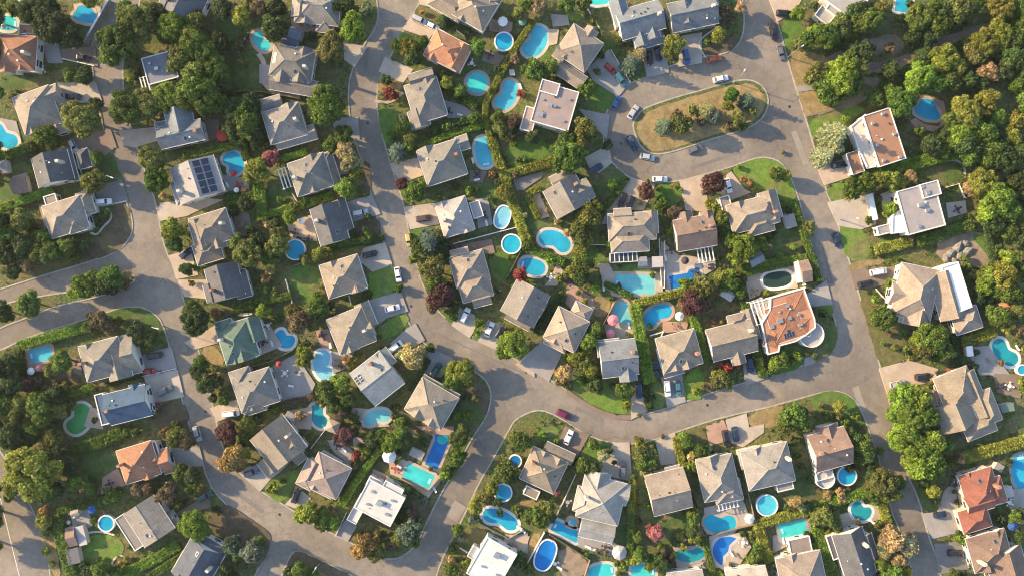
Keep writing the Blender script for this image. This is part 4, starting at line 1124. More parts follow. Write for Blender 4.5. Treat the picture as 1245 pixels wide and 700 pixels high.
PA('t', 495, 585, 545, 585, 575, 640, 560, 720, 520, 700); PA('c', 760, 640, 800, 640, 800, 720, 765, 720); PA('g', 680, 560, 800, 560, 800, 610, 680, 610); PA('g', 535, 335, 560, 340, 545, 400, 510, 400)
T(1, 4)
LW('b', 345, 130, 480, 86, 555, 95, 605, 135, 655, 260, 640, 290, 580, 280, 550, 240, 460, 232, 370, 175); LW('b', 790, 222, 925, 183, 880, 280, 815, 292); LW('b', 848, 412, 905, 402, 990, 440, 1010, 560, 890, 578); LW('y', 895, 585, 1000, 560, 1010, 590, 910, 640); LW('d', 520, 440, 680, 420, 700, 540, 520, 590)
DR('t', 100, 197, 220, 165, 240, 340, 130, 335); DR('t', 325, 165, 345, 150, 410, 235, 440, 250, 310, 300, 300, 250); DR('t', 748, 122, 935, 85, 950, 165, 785, 217); DR('c', 800, 297, 1020, 250, 1030, 400, 960, 425, 850, 408); PT('a' if 0 else 'r', 8, 885, 0 + 205, 905, 235, 900, 300)
PA('c', 15, 480, 95, 545, 270, 560, 272, 610, 200, 650, 150, 700, 40, 720, 10, 600); PA('t', 410, 650, 480, 610, 640, 590, 660, 700, 420, 720); PA('g', 590, 350, 650, 350, 655, 415, 600, 415)
T(1, 5)
LW('d', 470, 165, 600, 105, 682, 140, 672, 200, 585, 212); LW('g', 280, 520, 300, 460, 420, 470, 700, 400, 720, 420, 440, 500); DT(560, 440, 740, 420, 830, 500, 845, 600, 700, 600, 560, 570); LW('g', 700, 440, 820, 460, 860, 580, 840, 590)
LW('y', 145, 590, 300, 550, 320, 582, 155, 622); DR('n', 145, 622, 260, 600, 430, 600, 425, 655, 250, 700, 170, 705); PT('w', 10, 600, 100, 655, 95, 690, 130, 692, 180)
PA('c', 600, 300, 692, 288, 700, 345, 610, 372); PA('w', 290, 260, 360, 230, 370, 330, 300, 330)
T(2, 0)
LW('d', 480, 165, 560, 135, 640, 125, 740, 160, 790, 295, 710, 322, 610, 262); LW('n', 735, 592, 868, 562, 905, 690, 720, 700); LW('n', 260, 440, 360, 430, 400, 500, 280, 500)
DR('g', 640, 370, 700, 345, 812, 312, 840, 418, 672, 445); DR('c', 680, 452, 842, 422, 872, 552, 722, 585)
PA('r', 130, 400, 240, 395, 245, 425, 140, 440); PA('t', 430, 600, 490, 615, 490, 705, 400, 690); PA('n', 345, 370, 380, 370, 395, 450, 350, 440)
T(2, 1)
DR('t', 65, 0, 200, 0, 205, 90, 95, 80); DR('t', 95, 295, 255, 205, 262, 295, 140, 330); DR('t', 215, 605, 345, 562, 360, 625, 250, 670)
LW('y', 168, 322, 240, 305, 300, 402, 215, 405); LW('g', 640, 30, 740, 60, 762, 92, 640, 112); LW('d', 350, 150, 420, 140, 520, 220, 500, 240); LW('y', 200, 430, 310, 440, 320, 500, 230, 500)
PA('c', 440, 245, 505, 220, 560, 310, 440, 362); PA('g', 515, 405, 620, 350, 715, 490, 690, 545, 560, 582); PA('r', 715, 240, 775, 230, 805, 322, 745, 322); PA('t', 600, 615, 700, 598, 695, 705, 600, 700); PA('g', 790, 340, 900, 340, 860, 420, 800, 440)
T(2, 2)
LW('b', 208, 242, 360, 140, 387, 198, 275, 290); LW('b', 180, 0, 325, 0, 328, 50, 180, 98); LW('g', 540, 172, 620, 140, 588, 215); LW('g', 700, 220, 745, 195, 705, 290, 675, 280); LW('d', 345, 700, 560, 700, 640, 560, 740, 470, 768, 560, 720, 700); LW('n', 620, 520, 740, 480, 765, 560, 740, 660, 680, 560)
DR('g', 180, 98, 340, 52, 375, 148, 270, 182, 212, 232); DR('g', 370, 228, 410, 205, 455, 285, 330, 362, 290, 300); DR('g', 480, 318, 590, 372, 530, 462, 430, 440); DR('c', 620, 128, 692, 168, 692, 232, 665, 275, 580, 215); DR('c', 752, 188, 838, 222, 800, 335, 705, 292); DR('t', 880, 400, 960, 330, 972, 335, 972, 460)
PA('c', 90, 600, 200, 610, 290, 690, 150, 700)
T(2, 3)
DR('g', 222, 288, 332, 330, 262, 480, 125, 395); DR('t', 650, 560, 705, 470, 735, 615, 650, 660); DR('g', 790, 458, 892, 448, 908, 575, 820, 600)
LW('b', 355, 500, 440, 450, 640, 440, 652, 638, 560, 628, 450, 580); LW('g', 742, 482, 785, 468, 822, 595, 745, 618); LW('b', 892, 460, 985, 400, 1005, 560, 912, 575); LW('y', 415, 75, 560, 85, 545, 170, 470, 180)
PA('r', 350, 0, 470, 90, 480, 130, 455, 195, 400, 170, 340, 110); PA('t', 520, 210, 600, 200, 680, 230, 680, 265, 540, 290); PA('r', 800, 195, 920, 200, 910, 240, 800, 250); PT('n', 22, 345, 525, 450, 600, 560, 645, 650, 650)
T(2, 4)
DR('g', 400, 400, 490, 352, 500, 468, 412, 500); DR('g', 700, 70, 795, 0, 825, 115, 720, 130); DR('g', 690, 370, 730, 350, 745, 390, 690, 410)
LW('g', 505, 440, 600, 300, 700, 330, 690, 412, 560, 450); LW('d', 720, 345, 780, 300, 800, 220, 842, 205, 848, 300, 800, 360, 740, 392); LW('g', 750, 125, 815, 105, 832, 170, 760, 192); LW('n', 250, 150, 350, 140, 340, 220, 220, 220)
LW('y', 425, 632, 600, 580, 612, 650, 560, 700, 430, 692); LW('g', 715, 545, 800, 524, 870, 525, 940, 578, 975, 700, 880, 640, 760, 650); DR('r', 225, 690, 310, 660, 325, 700, 345, 760, 240, 780); DR('c', 318, 660, 418, 630, 430, 695, 500, 680, 500, 720, 400, 790, 345, 770)
PA('t', 420, 20, 500, 10, 480, 70, 430, 95)
T(2, 5)
LW('o', 180, 52, 290, 40, 425, 300, 422, 375, 288, 412, 240, 250); DR('t', 285, 418, 425, 378, 565, 420, 545, 485, 420, 500, 325, 545); DR('g', 520, 535, 620, 550, 700, 700, 560, 710)
PA('g', 690, 320, 800, 310, 905, 450, 760, 450); PA('n', 825, 440, 985, 450, 950, 560, 840, 530); LW('d', 640, 260, 690, 290, 700, 400, 640, 400)
T(3, 0)
DR('g', 795, 95, 945, 85, 968, 178, 820, 185); DR('n', 830, 405, 985, 310, 1000, 370, 870, 415)
LW('b', 400, 505, 550, 500, 600, 580, 520, 640, 390, 645); LW('d', 350, 115, 550, 95, 565, 180, 480, 260, 380, 310); LW('y', 150, 380, 225, 395, 300, 700, 245, 705); LW('d', 360, 640, 470, 640, 480, 700, 350, 700)
PA('r', 488, 232, 560, 188, 595, 270, 480, 312); PA('g', 330, 385, 420, 370, 440, 460, 400, 480, 350, 470); PT('w', 9, 400, 500, 440, 488, 500, 490, 545, 505); PT('w', 9, 530, 640, 545, 610, 580, 600, 620, 625)
T(3, 1)
DR('c', 350, 205, 400, 180, 500, 165, 525, 215, 452, 300); DR('c', 570, 360, 640, 285, 695, 330, 640, 385); DR('g', 880, 405, 905, 450, 850, 525, 800, 510)
LW('b', 450, 290, 500, 238, 660, 180, 650, 200, 565, 368); LW('n', 275, 345, 380, 410, 495, 490, 505, 530, 490, 590, 430, 680, 250, 500, 200, 430); LW('n', 570, 690, 600, 600, 625, 580, 680, 595, 800, 655, 900, 700); LW('o', 20, 190, 170, 180, 212, 265, 150, 300); LW('n', 0, 20, 130, 0, 150, 80, 30, 90)
PA('g', 770, 55, 845, 60, 905, 120, 880, 175, 800, 110); PA('t', 890, 40, 975, 50, 960, 130, 900, 115); PT('c', 12, 640, 90, 560, 190, 500, 235)
T(3, 2)
DR('g', 95, 408, 132, 465, 90, 535, 25, 510)
LW('n', 380, 320, 500, 362, 450, 445, 400, 430); LW('o', 640, 460, 710, 470, 820, 522, 760, 535, 700, 540, 650, 560); LW('g', 20, 60, 60, 40, 130, 120, 110, 160)
PA('t', 285, 165, 350, 145, 540, 230, 470, 330, 350, 240, 290, 215); PA('r', 410, -10, 590, -10, 590, 30, 480, 30); PA('g', 830, 520, 940, 490, 940, 590, 850, 570); PA('r', 210, 190, 290, 230, 270, 270, 200, 240)
T(3, 3)
DR('c', 568, 68, 642, 66, 655, 250, 580, 235, 495, 215, 500, 190); DR('c', 765, 60, 858, 20, 875, 165, 790, 175); DR('n', 335, -10, 455, 28, 388, 148, 300, 90)
LW('g', 195, 0, 320, -10, 290, 62, 210, 65); LW('g', 452, 62, 568, 72, 560, 150, 490, 200, 400, 142); DT(310, 540, 462, 628, 430, 700, 300, 700); LW('d', 680, 270, 722, 275, 765, 440, 870, 425, 940, 390, 860, 560, 700, 540); LW('y', 180, 500, 232, 490, 165, 632, 150, 600); LW('y', 120, 330, 240, 350, 300, 320, 200, 400, 130, 380); LW('d', 590, 500, 630, 300, 640, 560, 600, 560)
PA('g', 395, 485, 560, 530, 600, 560, 560, 605, 400, 560); PA('t', 55, 500, 172, 510, 140, 605, 45, 570)
T(3, 4)
LW('o', 75, 30, 205, -10, 240, 60, 200, 80, 120, 60); PA('c', 240, 510, 400, 490, 440, 560, 380, 650, 250, 660); PA('c', 215, 375, 400, 335, 445, 450, 385, 475, 230, 500); PA('g', 540, 510, 720, 420, 720, 500, 640, 540, 540, 590); LW('d', 660, 230, 760, 300, 700, 330, 600, 340); PA('c', 70, 560, 240, 550, 240, 660, 90, 660)
T(3, 5)
DR('g', 485, 402, 560, 395, 590, 300, 640, 240, 660, 380, 675, 490, 535, 522); DR('a', 545, 545, 700, 530, 735, 660, 565, 690)
LW('d', 455, 262, 585, 300, 580, 372, 500, 402); LW('o', 615, 500, 705, 492, 700, 550, 640, 550); PA('g', 890, 290, 985, 280, 985, 375, 900, 385); PA('c', 60, 420, 280, 350, 290, 430, 100, 470); LW('g', 560, 690, 680, 660, 700, 700)

# manhole covers, dark tar patches and painted pale sunlit patches on the streets
for (x, y, r_) in [(640, 452, .45), (500, 372, .45), (447, 150, .45), (250, 500, .45), (340, 625, .45), (1000, 420, .45), (960, 130, .45), (180, 225, .45), (860, 492, .45), (755, 175, .45), (1095, 545, .45)]:
    X, Y = W((x, y)); mb = MB(); slab(mb, [(X + r_ * math.cos(i * .5236), Y + r_ * math.sin(i * .5236)) for i in range(12)], 0, .012, sides=False)
    o_ = mb.build('manhole_cover', M['dark']); tag(o_, 'manhole', x, y, desc=('round dark manhole cover in the road', 'manhole'), group='manhole covers')
for k_, (x0, y0, x1, y1, w_, col) in enumerate([(446, 60, 444, 86, 5, (.15, .14, .13)), (470, 250, 476, 275, 6, (.17, .155, .14)), (700, 496, 730, 508, 5, (.16, .145, .13)), (1040, 470, 1050, 500, 8, (.27, .24, .20)), (965, 160, 980, 200, 7, (.27, .24, .205)),
        (225, 400, 232, 430, 6, (.17, .155, .14)), (560, 612, 548, 630, 16, (.27, .235, .20)), (290, 600, 320, 622, 5, (.17, .155, .14)), (840, 205, 900, 185, 4, (.17, .15, .135)), (1000, 300, 1012, 345, 3, (.16, .145, .13)), (520, 400, 640, 455, 1.2, (.15, .135, .12)), (905, 60, 915, 95, 6, (.17, .155, .14))]):  # the pale entries paint sunlit stretches into the road colour
    mb = MB(); slab(mb, [W(p) for p in line_outline([(x0, y0), (x1, y1)], w_)], 0, .004, sides=False); struct(mb.build('tar_or_sun_patch', M['paving'], color=col))
# ---------------------------------------------------------------- houses
T(0, 0)
H('orange-brown house in the top-left corner', 'orange-brown shingled house with white trim in the top left corner, beside its round pool', 'orange', 'w', 4, [(80, 250, 185, 165, 'h'), (150, 215, 60, 110, 'h', 3.4), (40, 300, 80, 90, 'y'), (125, 140, 70, 50, 'f', 3.0)])
H('tan house near the left street top', 'tan hip-roofed house with a gable, behind the big clipped olive tree at upper left', 'taupe', 'c', -20, [(175, 522, 185, 190, 'h'), (245, 455, 75, 100, 'x', 3.6), (275, 600, 60, 70, 'h', 3.6)])
fl = H('small flat-roofed house among trees', 'small flat blue-grey roofed house almost swallowed by tall trees, white trim', 'bluegrey', 'w', -15, [(757, 322, 150, 132, 'f'), (686, 398, 48, 72, 'p', 2.8)], extra=lambda r: units(r, (-1, 0, 1.0, .8, .5, 'white'), (2, -1.5, .6, .6, .4, 'metal'), (-2.6, 2, .6, .6, .4, 'dark')))
H('blue-grey house below the tall trees', 'blue-grey long-roofed house with white eaves below the clump of tall trees', 'bluegrey', 'w', -13, [(855, 635, 215, 100, 'x'), (850, 570, 130, 120, 'y', 4.3), (790, 600, 110, 60, 'h', 3.4)])
T(0, 1)
H('half-dark house on the top edge', 'tan and dark roofed house cut by the top edge beside a dense tree', 'dark', 'w', 25, [(95, 10, 190, 150, 'y'), (20, 20, 90, 130, 'y', 4.1)])
H('grey multi-gabled house by the turquoise pool', 'grey house with several pointed gables and a lean-to porch roof, right of the turquoise kidney pool', 'grey', 'k', 10, [(605, 300, 200, 150, 'h'), (650, 310, 80, 170, 'y'), (560, 340, 80, 110, 'y'), (610, 405, 225, 75, 'x', 3.3)], extra=lambda r: solar(r, 1, 2, -5.2, .5, 1.2, 1.5))
H('grey hip house under the round tree', 'grey pyramid-roofed house between two green trees on the middle street', 'grey', 'c', -16, [(568, 585, 180, 160, 'h'), (500, 490, 110, 60, 'x', 3.3), (620, 650, 200, 70, 'x', 3.2)])
H('grey house at the top edge middle', 'grey cross-gabled house with pale brick wall at the top edge', 'grey', 'b', 6, [(725, 40, 210, 150, 'h'), (650, 20, 90, 130, 'y'), (760, 115, 80, 80, 'h', 3.4)])
T(0, 2)
H('sandy pyramid-roofed house at the top', 'sandy brown house with a four-sided roof and white lower walls at the top edge', 'tan', 'w', 30, [(690, 45, 170, 150, 'h'), (560, 25, 170, 90, 'h', 3.8), (760, 20, 80, 90, 'h', 3.4)])
H('orange-brown house with two cars outside', 'orange-brown roofed house with white lower walls, two white cars on its drive', 'orange', 'w', 27, [(555, 238, 175, 140, 'h'), (610, 270, 80, 130, 'y', 4.2), (525, 175, 60, 60, 'h', 3.3)])
H('long grey house inside the curve', 'grey-brown hip-roofed house on the inside of the street curve beside a red shrub', 'grey', 'w', -17, [(458, 475, 160, 190, 'h'), (425, 560, 90, 90, 'y', 3.9), (440, 375, 120, 80, 'x', 3.7)])
T(0, 3)
H('grey pyramid house at the loop', 'brown-grey four-sided roof house with a garage wing and long drive onto the loop road', 'taupe', 'c', 34, [(405, 228, 170, 165, 'h'), (365, 355, 150, 70, 'x', 3.2), (320, 250, 60, 70, 'x', 4.0), (455, 160, 60, 60, 'y', 4.0)])
H('flat pink-brown roofed house', 'white walled house with a flat pinkish brown roof and parapet by the loop', (.36, .29, .26), 'w', 16, [(290, 505, 185, 195, 'f', 5.0), (168, 565, 62, 115, 'f', 3.1), (265, 415, 90, 60, 'f', 5.4)], extra=lambda r: units(r, (-1.5, 0, 1.2, .8, .6, 'white'), (0, 0, .6, .5, .5, 'dark'), (3.5, -3.5, 1.0, .5, .3, 'dark'), (3.6, 3.2, .8, .5, .3, 'dark'), (-3.5, -3.5, 1.6, 1.2, .35, 'metal'), (-4, 1, .7, .4, .3, 'dark')))
H('large grey house at the top', 'large grey house with a tan upper slope and two small white gables at the top edge', 'bluegrey', 'w', -16, [(695, 95, 215, 140, 'x'), (600, 60, 80, 130, 'y', 4.2), (695, 175, 70, 90, 'y', 3.7), (750, 140, 60, 90, 'y', 4.0), (745, 195, 130, 50, 'x', 3.0)])
T(0, 4)
H('grey house at the loop top', 'slate grey house with one steep bright gable where the loop meets the top road', 'bluegrey', 'c', -12, [(165, 65, 225, 140, 'x'), (130, 60, 90, 110, 'y', 4.6), (250, 20, 70, 160, 'y', 4.1)])
T(0, 5)
H('pale house at the top right', 'pale roofed white house with an L-shaped deck at the top right road', 'light', 'w', 36, [(130, -5, 180, 130, 'f', 4.4), (75, 45, 70, 50, 'f', 3.8), (30, 75, 80, 60, 'r', 2.9)])
T(None or 0, 0); OX = 995; OY = 0
H('terracotta-roofed house beside the woods', 'terracotta flat-topped house with white vents and a white front strip, right of the avenue', 'terra', 'w', -18, [(312, 650, 135, 255, 'f', 5.0), (172, 770, 60, 105, 'r', 3.0)], chim=False, extra=lambda r: (poly_roof(r, (150, 600, 222, 540, 262, 690, 272, 790, 232, 800, 185, 700), 3.6, (.56, .48, .40)), units(r, (-2.5, -6.5, .7, .7, .6, 'white'), (2.4, -7, .7, .7, .6, 'white'), (-2.2, 5, .7, .7, .6, 'white'), (1.5, 6.8, .7, .7, .6, 'white'), (-2.8, -1.5, .7, .7, .5, 'white'), (3, 0, .7, .7, .5, 'white'))))
T(1, 0)
H('half-slate house by the left street', 'house half tan and half dark slate roofed with white front gable by the left street', 'dark', 'w', -15, [(250, 138, 175, 145, 'y'), (320, 120, 70, 160, 'y', 3.6), (395, 90, 60, 90, 'h', 3.2)])
H('turreted house on the left corner', 'tan and grey house with a round turret and white porches on the left street corner', 'taupe', 'w', -17, [(310, 365, 190, 160, 'h'), (360, 395, 85, 85, 'h', 4.6), (405, 300, 70, 110, 'h', 3.4), (240, 285, 60, 50, 'f', 2.9)])
T(1, 1)
so1 = H('house with solar panels', 'light grey house with a wide bank of dark solar panels and a beige drive', 'light', 'w', -18, [(155, 190, 215, 180, 'y'), (100, 240, 120, 110, 'h', 3.6)], pitch=.38, extra=lambda r: solar(r, 2, 5, 3.0, 0, 2.3, 2.1))
H('brown-grey house below the solar house', 'brown-grey house with two pointed dormers and a lower front wing below the solar-panelled house', 'taupe', 'w', -17, [(222, 420, 185, 150, 'h'), (170, 450, 80, 150, 'y', 4.2), (205, 530, 130, 100, 'h', 3.6), (250, 470, 70, 90, 'y', 4.0)])
H('grey house with a white pergola', 'grey hip-roofed house with a small white slatted canopy on its left side', 'grey', 'w', -18, [(690, 165, 180, 165, 'h'), (785, 140, 60, 165, 'h', 3.4), (567, 182, 50, 100, 'p', 2.9), (700, 210, 70, 80, 'y', 4.0)])
H('dark slate house on the middle street', 'long gabled house, dark slate on the right slope, beside the round raised pool', 'dark', 'w', -17, [(780, 398, 140, 185, 'y'), (845, 355, 60, 150, 'y', 3.4)])
T(1, 2)
H('big grey house beside the oval pool', 'big grey and tan hip-roofed house left of the long oval pool', 'grey', 'w', -18, [(535, 108, 200, 175, 'h'), (632, 15, 62, 70, 'x', 3.4), (500, 130, 110, 120, 'h', 4.1)])
H('very pale-roofed house', 'house with a very pale grey pyramid roof on the middle street', 'light', 'w', -17, [(595, 365, 150, 165, 'h'), (697, 330, 50, 80, 'f', 3.0)])
H('grey-brown house with a fenced deck', 'grey-brown house with a dark fenced deck and a long front wing', 'taupe', 'g', -15, [(665, 610, 165, 150, 'h'), (690, 690, 150, 130, 'h', 4.1), (620, 545, 90, 60, 'x', 3.5), (720, 750, 90, 70, 'x', 3.2)])
T(1, 3)
H('two-tone house with a hedged terrace', 'house with a long ribbed tan slope and grey slope beside a U-shaped hedge', 'grey', 'w', -28, [(345, 270, 175, 150, 'y'), (430, 240, 70, 100, 'x', 4.0), (325, 185, 110, 70, 'x', 3.3)])
H('grey house with a brown-glazed sunroom', 'wide grey house with a brown glazed white-framed sunroom facing the big turquoise pool', 'taupe', 'w', -3, [(655, 410, 225, 130, 'h'), (645, 480, 180, 100, 'h', 4.2), (610, 360, 85, 70, 'x', 4.0), (745, 390, 65, 110, 'y', 4.1), (615, 556, 130, 46, 'c', 2.9)])
T(1, 4)
H('brown-roofed house with white pergola', 'brown-roofed house with a white slatted pergola above the angular blue pool', 'brown', 'c', -10, [(175, 440, 190, 150, 'x'), (235, 380, 60, 90, 'y', 4.0), (130, 380, 70, 80, 'y', 3.8), (225, 545, 88, 68, 'p', 2.9)])
H('wide grey house beside the avenue lawn', 'wide grey house with a white side strip beside the bright corner lawn', 'taupe', 'w', -15, [(450, 350, 230, 140, 'h'), (530, 310, 90, 140, 'y', 4.1), (330, 340, 50, 150, 'f', 3.2), (480, 400, 130, 90, 'h', 3.9)])
T(1, 5)
H('flat white modern house', 'flat pale-roofed modern white house with roof terrace and stepped entrance, right of the avenue', 'light', 'w', -15, [(485, 325, 185, 215, 'f', 5.2), (412, 268, 66, 62, 'c', 4.4), (310, 425, 65, 45, 'f', 3.0), (530, 235, 90, 70, 'f', 5.5)], extra=lambda r: (poly_roof(r, (348, 356, 388, 330, 402, 372, 412, 438, 344, 446), 4.0, RC['white']), poly_roof(r, (448, 232, 470, 226, 488, 292, 440, 306), 4.7, RC['white']), units(r, (0, 1, 1.5, 1.0, .8, 'white'), (1.5, -1, 1.0, .8, .6, 'white'), (3, 4, 1.0, 1.0, .6, 'white'), (-2, -5, .8, .8, .5, 'metal'), (2, 6, .7, .7, .5, 'metal'))))
T(2, 0)
H('tan-and-grey left junction house', 'tan left and grey right roofed house below the hedge at the left road junction', 'grey', 'w', -15, [(485, 375, 195, 175, 'h'), (560, 410, 110, 120, 'y', 4.2), (620, 350, 60, 190, 'x', 3.4)])
H('blue-roofed house', 'navy blue roofed house with small white dormers beside the green pool', 'blue', 'w', -14, [(605, 590, 205, 150, 'x'), (485, 610, 45, 150, 'f', 3.1), (640, 520, 50, 60, 'y', 4.0), (695, 612, 60, 50, 'x', 3.9)])
T(2, 1)
H('dark gabled house above the green roof', 'long dark-gabled house with a pale left slope above the green-roofed one', 'dark', 'w', -15, [(285, 10, 160, 165, 'y'), (365, 20, 70, 130, 'h', 3.5), (225, 60, 70, 90, 'y', 3.6)])
H('green-roofed house', 'green-roofed house with several ridges and a white canoe beside it', 'green', 'w', -17, [(345, 290, 165, 185, 'h'), (420, 235, 90, 120, 'y', 3.9), (285, 225, 80, 70, 'h', 3.9), (370, 330, 100, 110, 'y', 4.2)])
H('grey hip house below the green roof', 'grey and tan hip-roofed house with a big grey yard, below the green-roofed one', 'grey', 'w', -18, [(430, 520, 190, 170, 'h'), (365, 470, 100, 100, 'h', 3.8), (420, 590, 110, 80, 'h', 3.8)])
H('sandy pyramid house by the middle street', 'sandy four-sided roof house beside a bright lawn on the middle street', 'tan', 'w', -17, [(845, -15, 190, 165, 'h'), (905, 10, 80, 100, 'y', 3.9)])
T(2, 2)
H('tan house with a dark garage roof', 'tan house with a darker garage roof between two bright lawns on the middle street', 'taupe', 'w', -22, [(105, 238, 185, 180, 'h'), (170, 240, 80, 90, 'x', 4.1), (175, 165, 70, 120, 'y', 3.4)])
H('pale blue-grey roofed house', 'pale blue-grey square-roofed house with dark skylights above the small kidney pool', (.36, .37, .37), 'w', 52, [(228, 465, 195, 180, 'y'), (250, 385, 90, 110, 'x', 3.7)], pitch=.34, extra=lambda r: solar(r, 3, 2, -3, -4.2, .9, 1.3))
H('brown-grey pyramid house at the bend', 'brown-grey pyramid-roofed house at the bend beside the round yellow-green tree', 'taupe', 'w', 30, [(485, 585, 200, 175, 'h'), (520, 520, 200, 60, 'x', 3.4), (440, 590, 100, 130, 'y', 4.0)])
T(2, 3)
H('two-slope house above the bend', 'house with a long sandy slope and a dark grey slope above the bend, white car outside', 'grey', 'c', 28, [(150, 110, 175, 175, 'y'), (200, 120, 90, 80, 'x', 4.1), (120, 190, 130, 50, 'x', 3.3)])
H('sandy pyramid house with red deck', 'sandy pyramid-roofed house with a reddish deck behind and a white garage front', (.36, .29, .23), 'w', 27, [(345, 235, 165, 165, 'h'), (415, 150, 90, 70, 'h', 3.3), (300, 290, 110, 70, 'h', 3.6)])
H('blue-grey house by the pink parasols', 'blue-grey house with a tan corner slope just below two pink parasols', 'bluegrey', 'w', -7, [(592, 370, 175, 170, 'x'), (630, 400, 80, 160, 'y', 4.2), (545, 320, 110, 80, 'h', 3.9)])
H('brown-grey house with dotted garden', 'brown-grey hip-roofed house beside white dotted garden steps, two cars on its drive', 'taupe', 'w', -15, [(878, 335, 190, 170, 'h'), (910, 385, 90, 70, 'y', 4.0), (850, 430, 100, 45, 'x', 3.0)])
T(2, 4)
H('grey house with red front shrubs', 'grey house with a ribbed tan upper slope and red shrubs at the front', 'taupe', 'w', -14, [(350, 285, 220, 155, 'x'), (375, 355, 65, 90, 'y', 3.9), (375, 190, 90, 60, 'h', 3.8), (440, 210, 60, 150, 'y', 3.5)])
bigo = H('large flat orange-roofed house', 'large low orange-roofed house with white pergola and a curved white terrace on the corner', 'orange', 'w', -18, [(600, 200, 150, 170, 'h', 5.0), (478, 150, 75, 118, 'p', 4.6), (655, 110, 90, 90, 'h', 4.95), (550, 270, 80, 110, 'h', 4.9, 35), (680, 220, 80, 90, 'h', 4.92, 20)], pitch=.13, chim=False,
  extra=lambda r: (poly_roof(r, (440, 108, 528, 84, 524, 130, 490, 195, 440, 130), 3.2, RC['beige']), poly_roof(r, (530, 84, 690, 38, 712, 100, 742, 185, 745, 225, 700, 262, 650, 292, 575, 312, 572, 340, 518, 354, 488, 205, 528, 140), 4.96, RC['orange']), units(r, (-1.5, 1.0, 1.6, 1.2, .9, 'metal'), (1.5, .8, 1.0, .8, .7, 'white'), (4.0, -2.0, 1.1, .7, .6, 'white'), (2, 4.4, 1.2, .8, .5, 'dark'), (-4.2, 0, 1.1, 1.0, .5, 'dark'), (4.5, 1, .7, .7, .5, 'white'), (-.6, 3.4, .6, .6, .5, 'white')), solar(r, 4, 1, 0, -4.0, .8, 1.8), round_terrace(r, 722, 258, 60, 3.6, (.36, .34, .33))))
T(2, 5)
H('huge tan house with white strip', 'huge tan complex-roofed house with a long white roof strip, right of the avenue', 'tan', 'w', 12, [(460, 60, 190, 250, 'h'), (385, 70, 90, 110, 'x', 4.0), (470, 160, 120, 120, 'y', 4.2), (610, 70, 130, 230, 'y', 4.0, -28), (700, 190, 130, 110, 'h', 3.9, -30)], extra=lambda r: poly_roof(r, (578, -60, 660, -86, 727, 128, 642, 162), 5.6, (.72, .73, .75)))
H('large tan house with gables', 'large tan cross-gabled house with a wide drive, below the cyan double pool', 'tan', 'k', -22, [(655, 520, 170, 180, 'h'), (745, 540, 70, 230, 'y', 4.2), (640, 640, 190, 130, 'y', 4.0), (800, 600, 90, 160, 'h', 4.0), (760, 690, 150, 100, 'h', 3.7)])
T(3, 0)
H('orange pyramid house', 'orange pyramid-roofed house with a white dormer, on the left street', 'orange', 'w', -17, [(655, 162, 175, 165, 'h'), (735, 140, 50, 150, 'f', 3.6), (785, 155, 50, 120, 'x', 3.2), (700, 160, 90, 70, 'x', 4.0)])
H('grey house by the little round pool', 'grey and beige flat-sloped house right of the tiny decked pool', 'grey', 'w', -33, [(705, 440, 170, 190, 'y'), (615, 490, 60, 180, 'f', 3.0), (800, 435, 55, 80, 'x', 3.2)], pitch=.3)
T(3, 1)
H('blue and beige house at the bottom', 'beige and dark blue patterned roof house cut by the bottom edge at left', 'slate', 'w', 30, [(165, 630, 180, 170, 'y'), (215, 580, 100, 100, 'x', 4.0), (100, 650, 90, 120, 'y', 3.7)])
H('large house behind the orange tree', 'large tan and dark gabled house just right of the orange autumn tree', 'taupe', 'w', -38, [(540, 72, 195, 195, 'y'), (600, 90, 60, 170, 'x', 3.5), (500, 170, 100, 80, 'y', 3.9)])
H('pinkish grey many-gabled house', 'pinkish grey house with several pointed gables above the two lime trees', 'pinkgrey', 'w', 27, [(770, 225, 175, 165, 'h'), (700, 200, 90, 90, 'y', 4.2), (745, 270, 130, 80, 'x', 4.0), (680, 230, 80, 110, 'h', 3.6)])
T(3, 2)
H('flat white house by the fork', 'flat bright white roofed house with a grey vent, above the autumn tree', 'white', 'w', 28, [(240, 352, 195, 155, 'f', 5.4), (140, 380, 50, 140, 'r', 4.3), (300, 290, 100, 50, 'f', 5.0), (215, 260, 70, 50, 'f', 3.6)], extra=lambda r: units(r, (0, 0, 1.6, 1.4, 1.0, 'metal'), (-3, -2, .9, .5, .4, 'white'), (3, 2.4, .9, .5, .4, 'white'), (3.5, -2, 1.2, .6, .3, 'metal'), (-3.4, 2, .8, .6, .3, 'metal')))
H('flat white house at the bottom edge', 'flat bright white roofed house cut by the bottom edge, below the curved pool', 'white', 'w', 30, [(770, 640, 165, 200, 'f', 5.4), (810, 590, 90, 60, 'f', 4.9), (690, 590, 50, 60, 'r', 3.2)], extra=lambda r: units(r, (0, 3, 1.6, 1.4, 1.0, 'metal'), (-2, -2, .9, .5, .4, 'white'), (3, -2, .9, .5, .4, 'white')))
T(3, 3)
H('tan pyramid house with white lean-to', 'tan pyramid-roofed house with a small white lean-to beside the round raised pool', 'tan', 'w', 25, [(237, 200, 180, 165, 'h'), (310, 118, 150, 55, 'x', 3.3), (180, 305, 72, 45, 'f', 2.9), (290, 190, 80, 110, 'y', 4.1)])
H('large pale grey house with spa', 'large pale grey many-ridged house right of the rectangular pool and square spa', (.33, .32, .30), 'w', 13, [(510, 340, 205, 205, 'h'), (490, 260, 110, 110, 'y', 4.2), (600, 310, 80, 100, 'x', 4.0), (490, 485, 165, 90, 'x', 3.4), (430, 340, 90, 120, 'h', 4.0)])
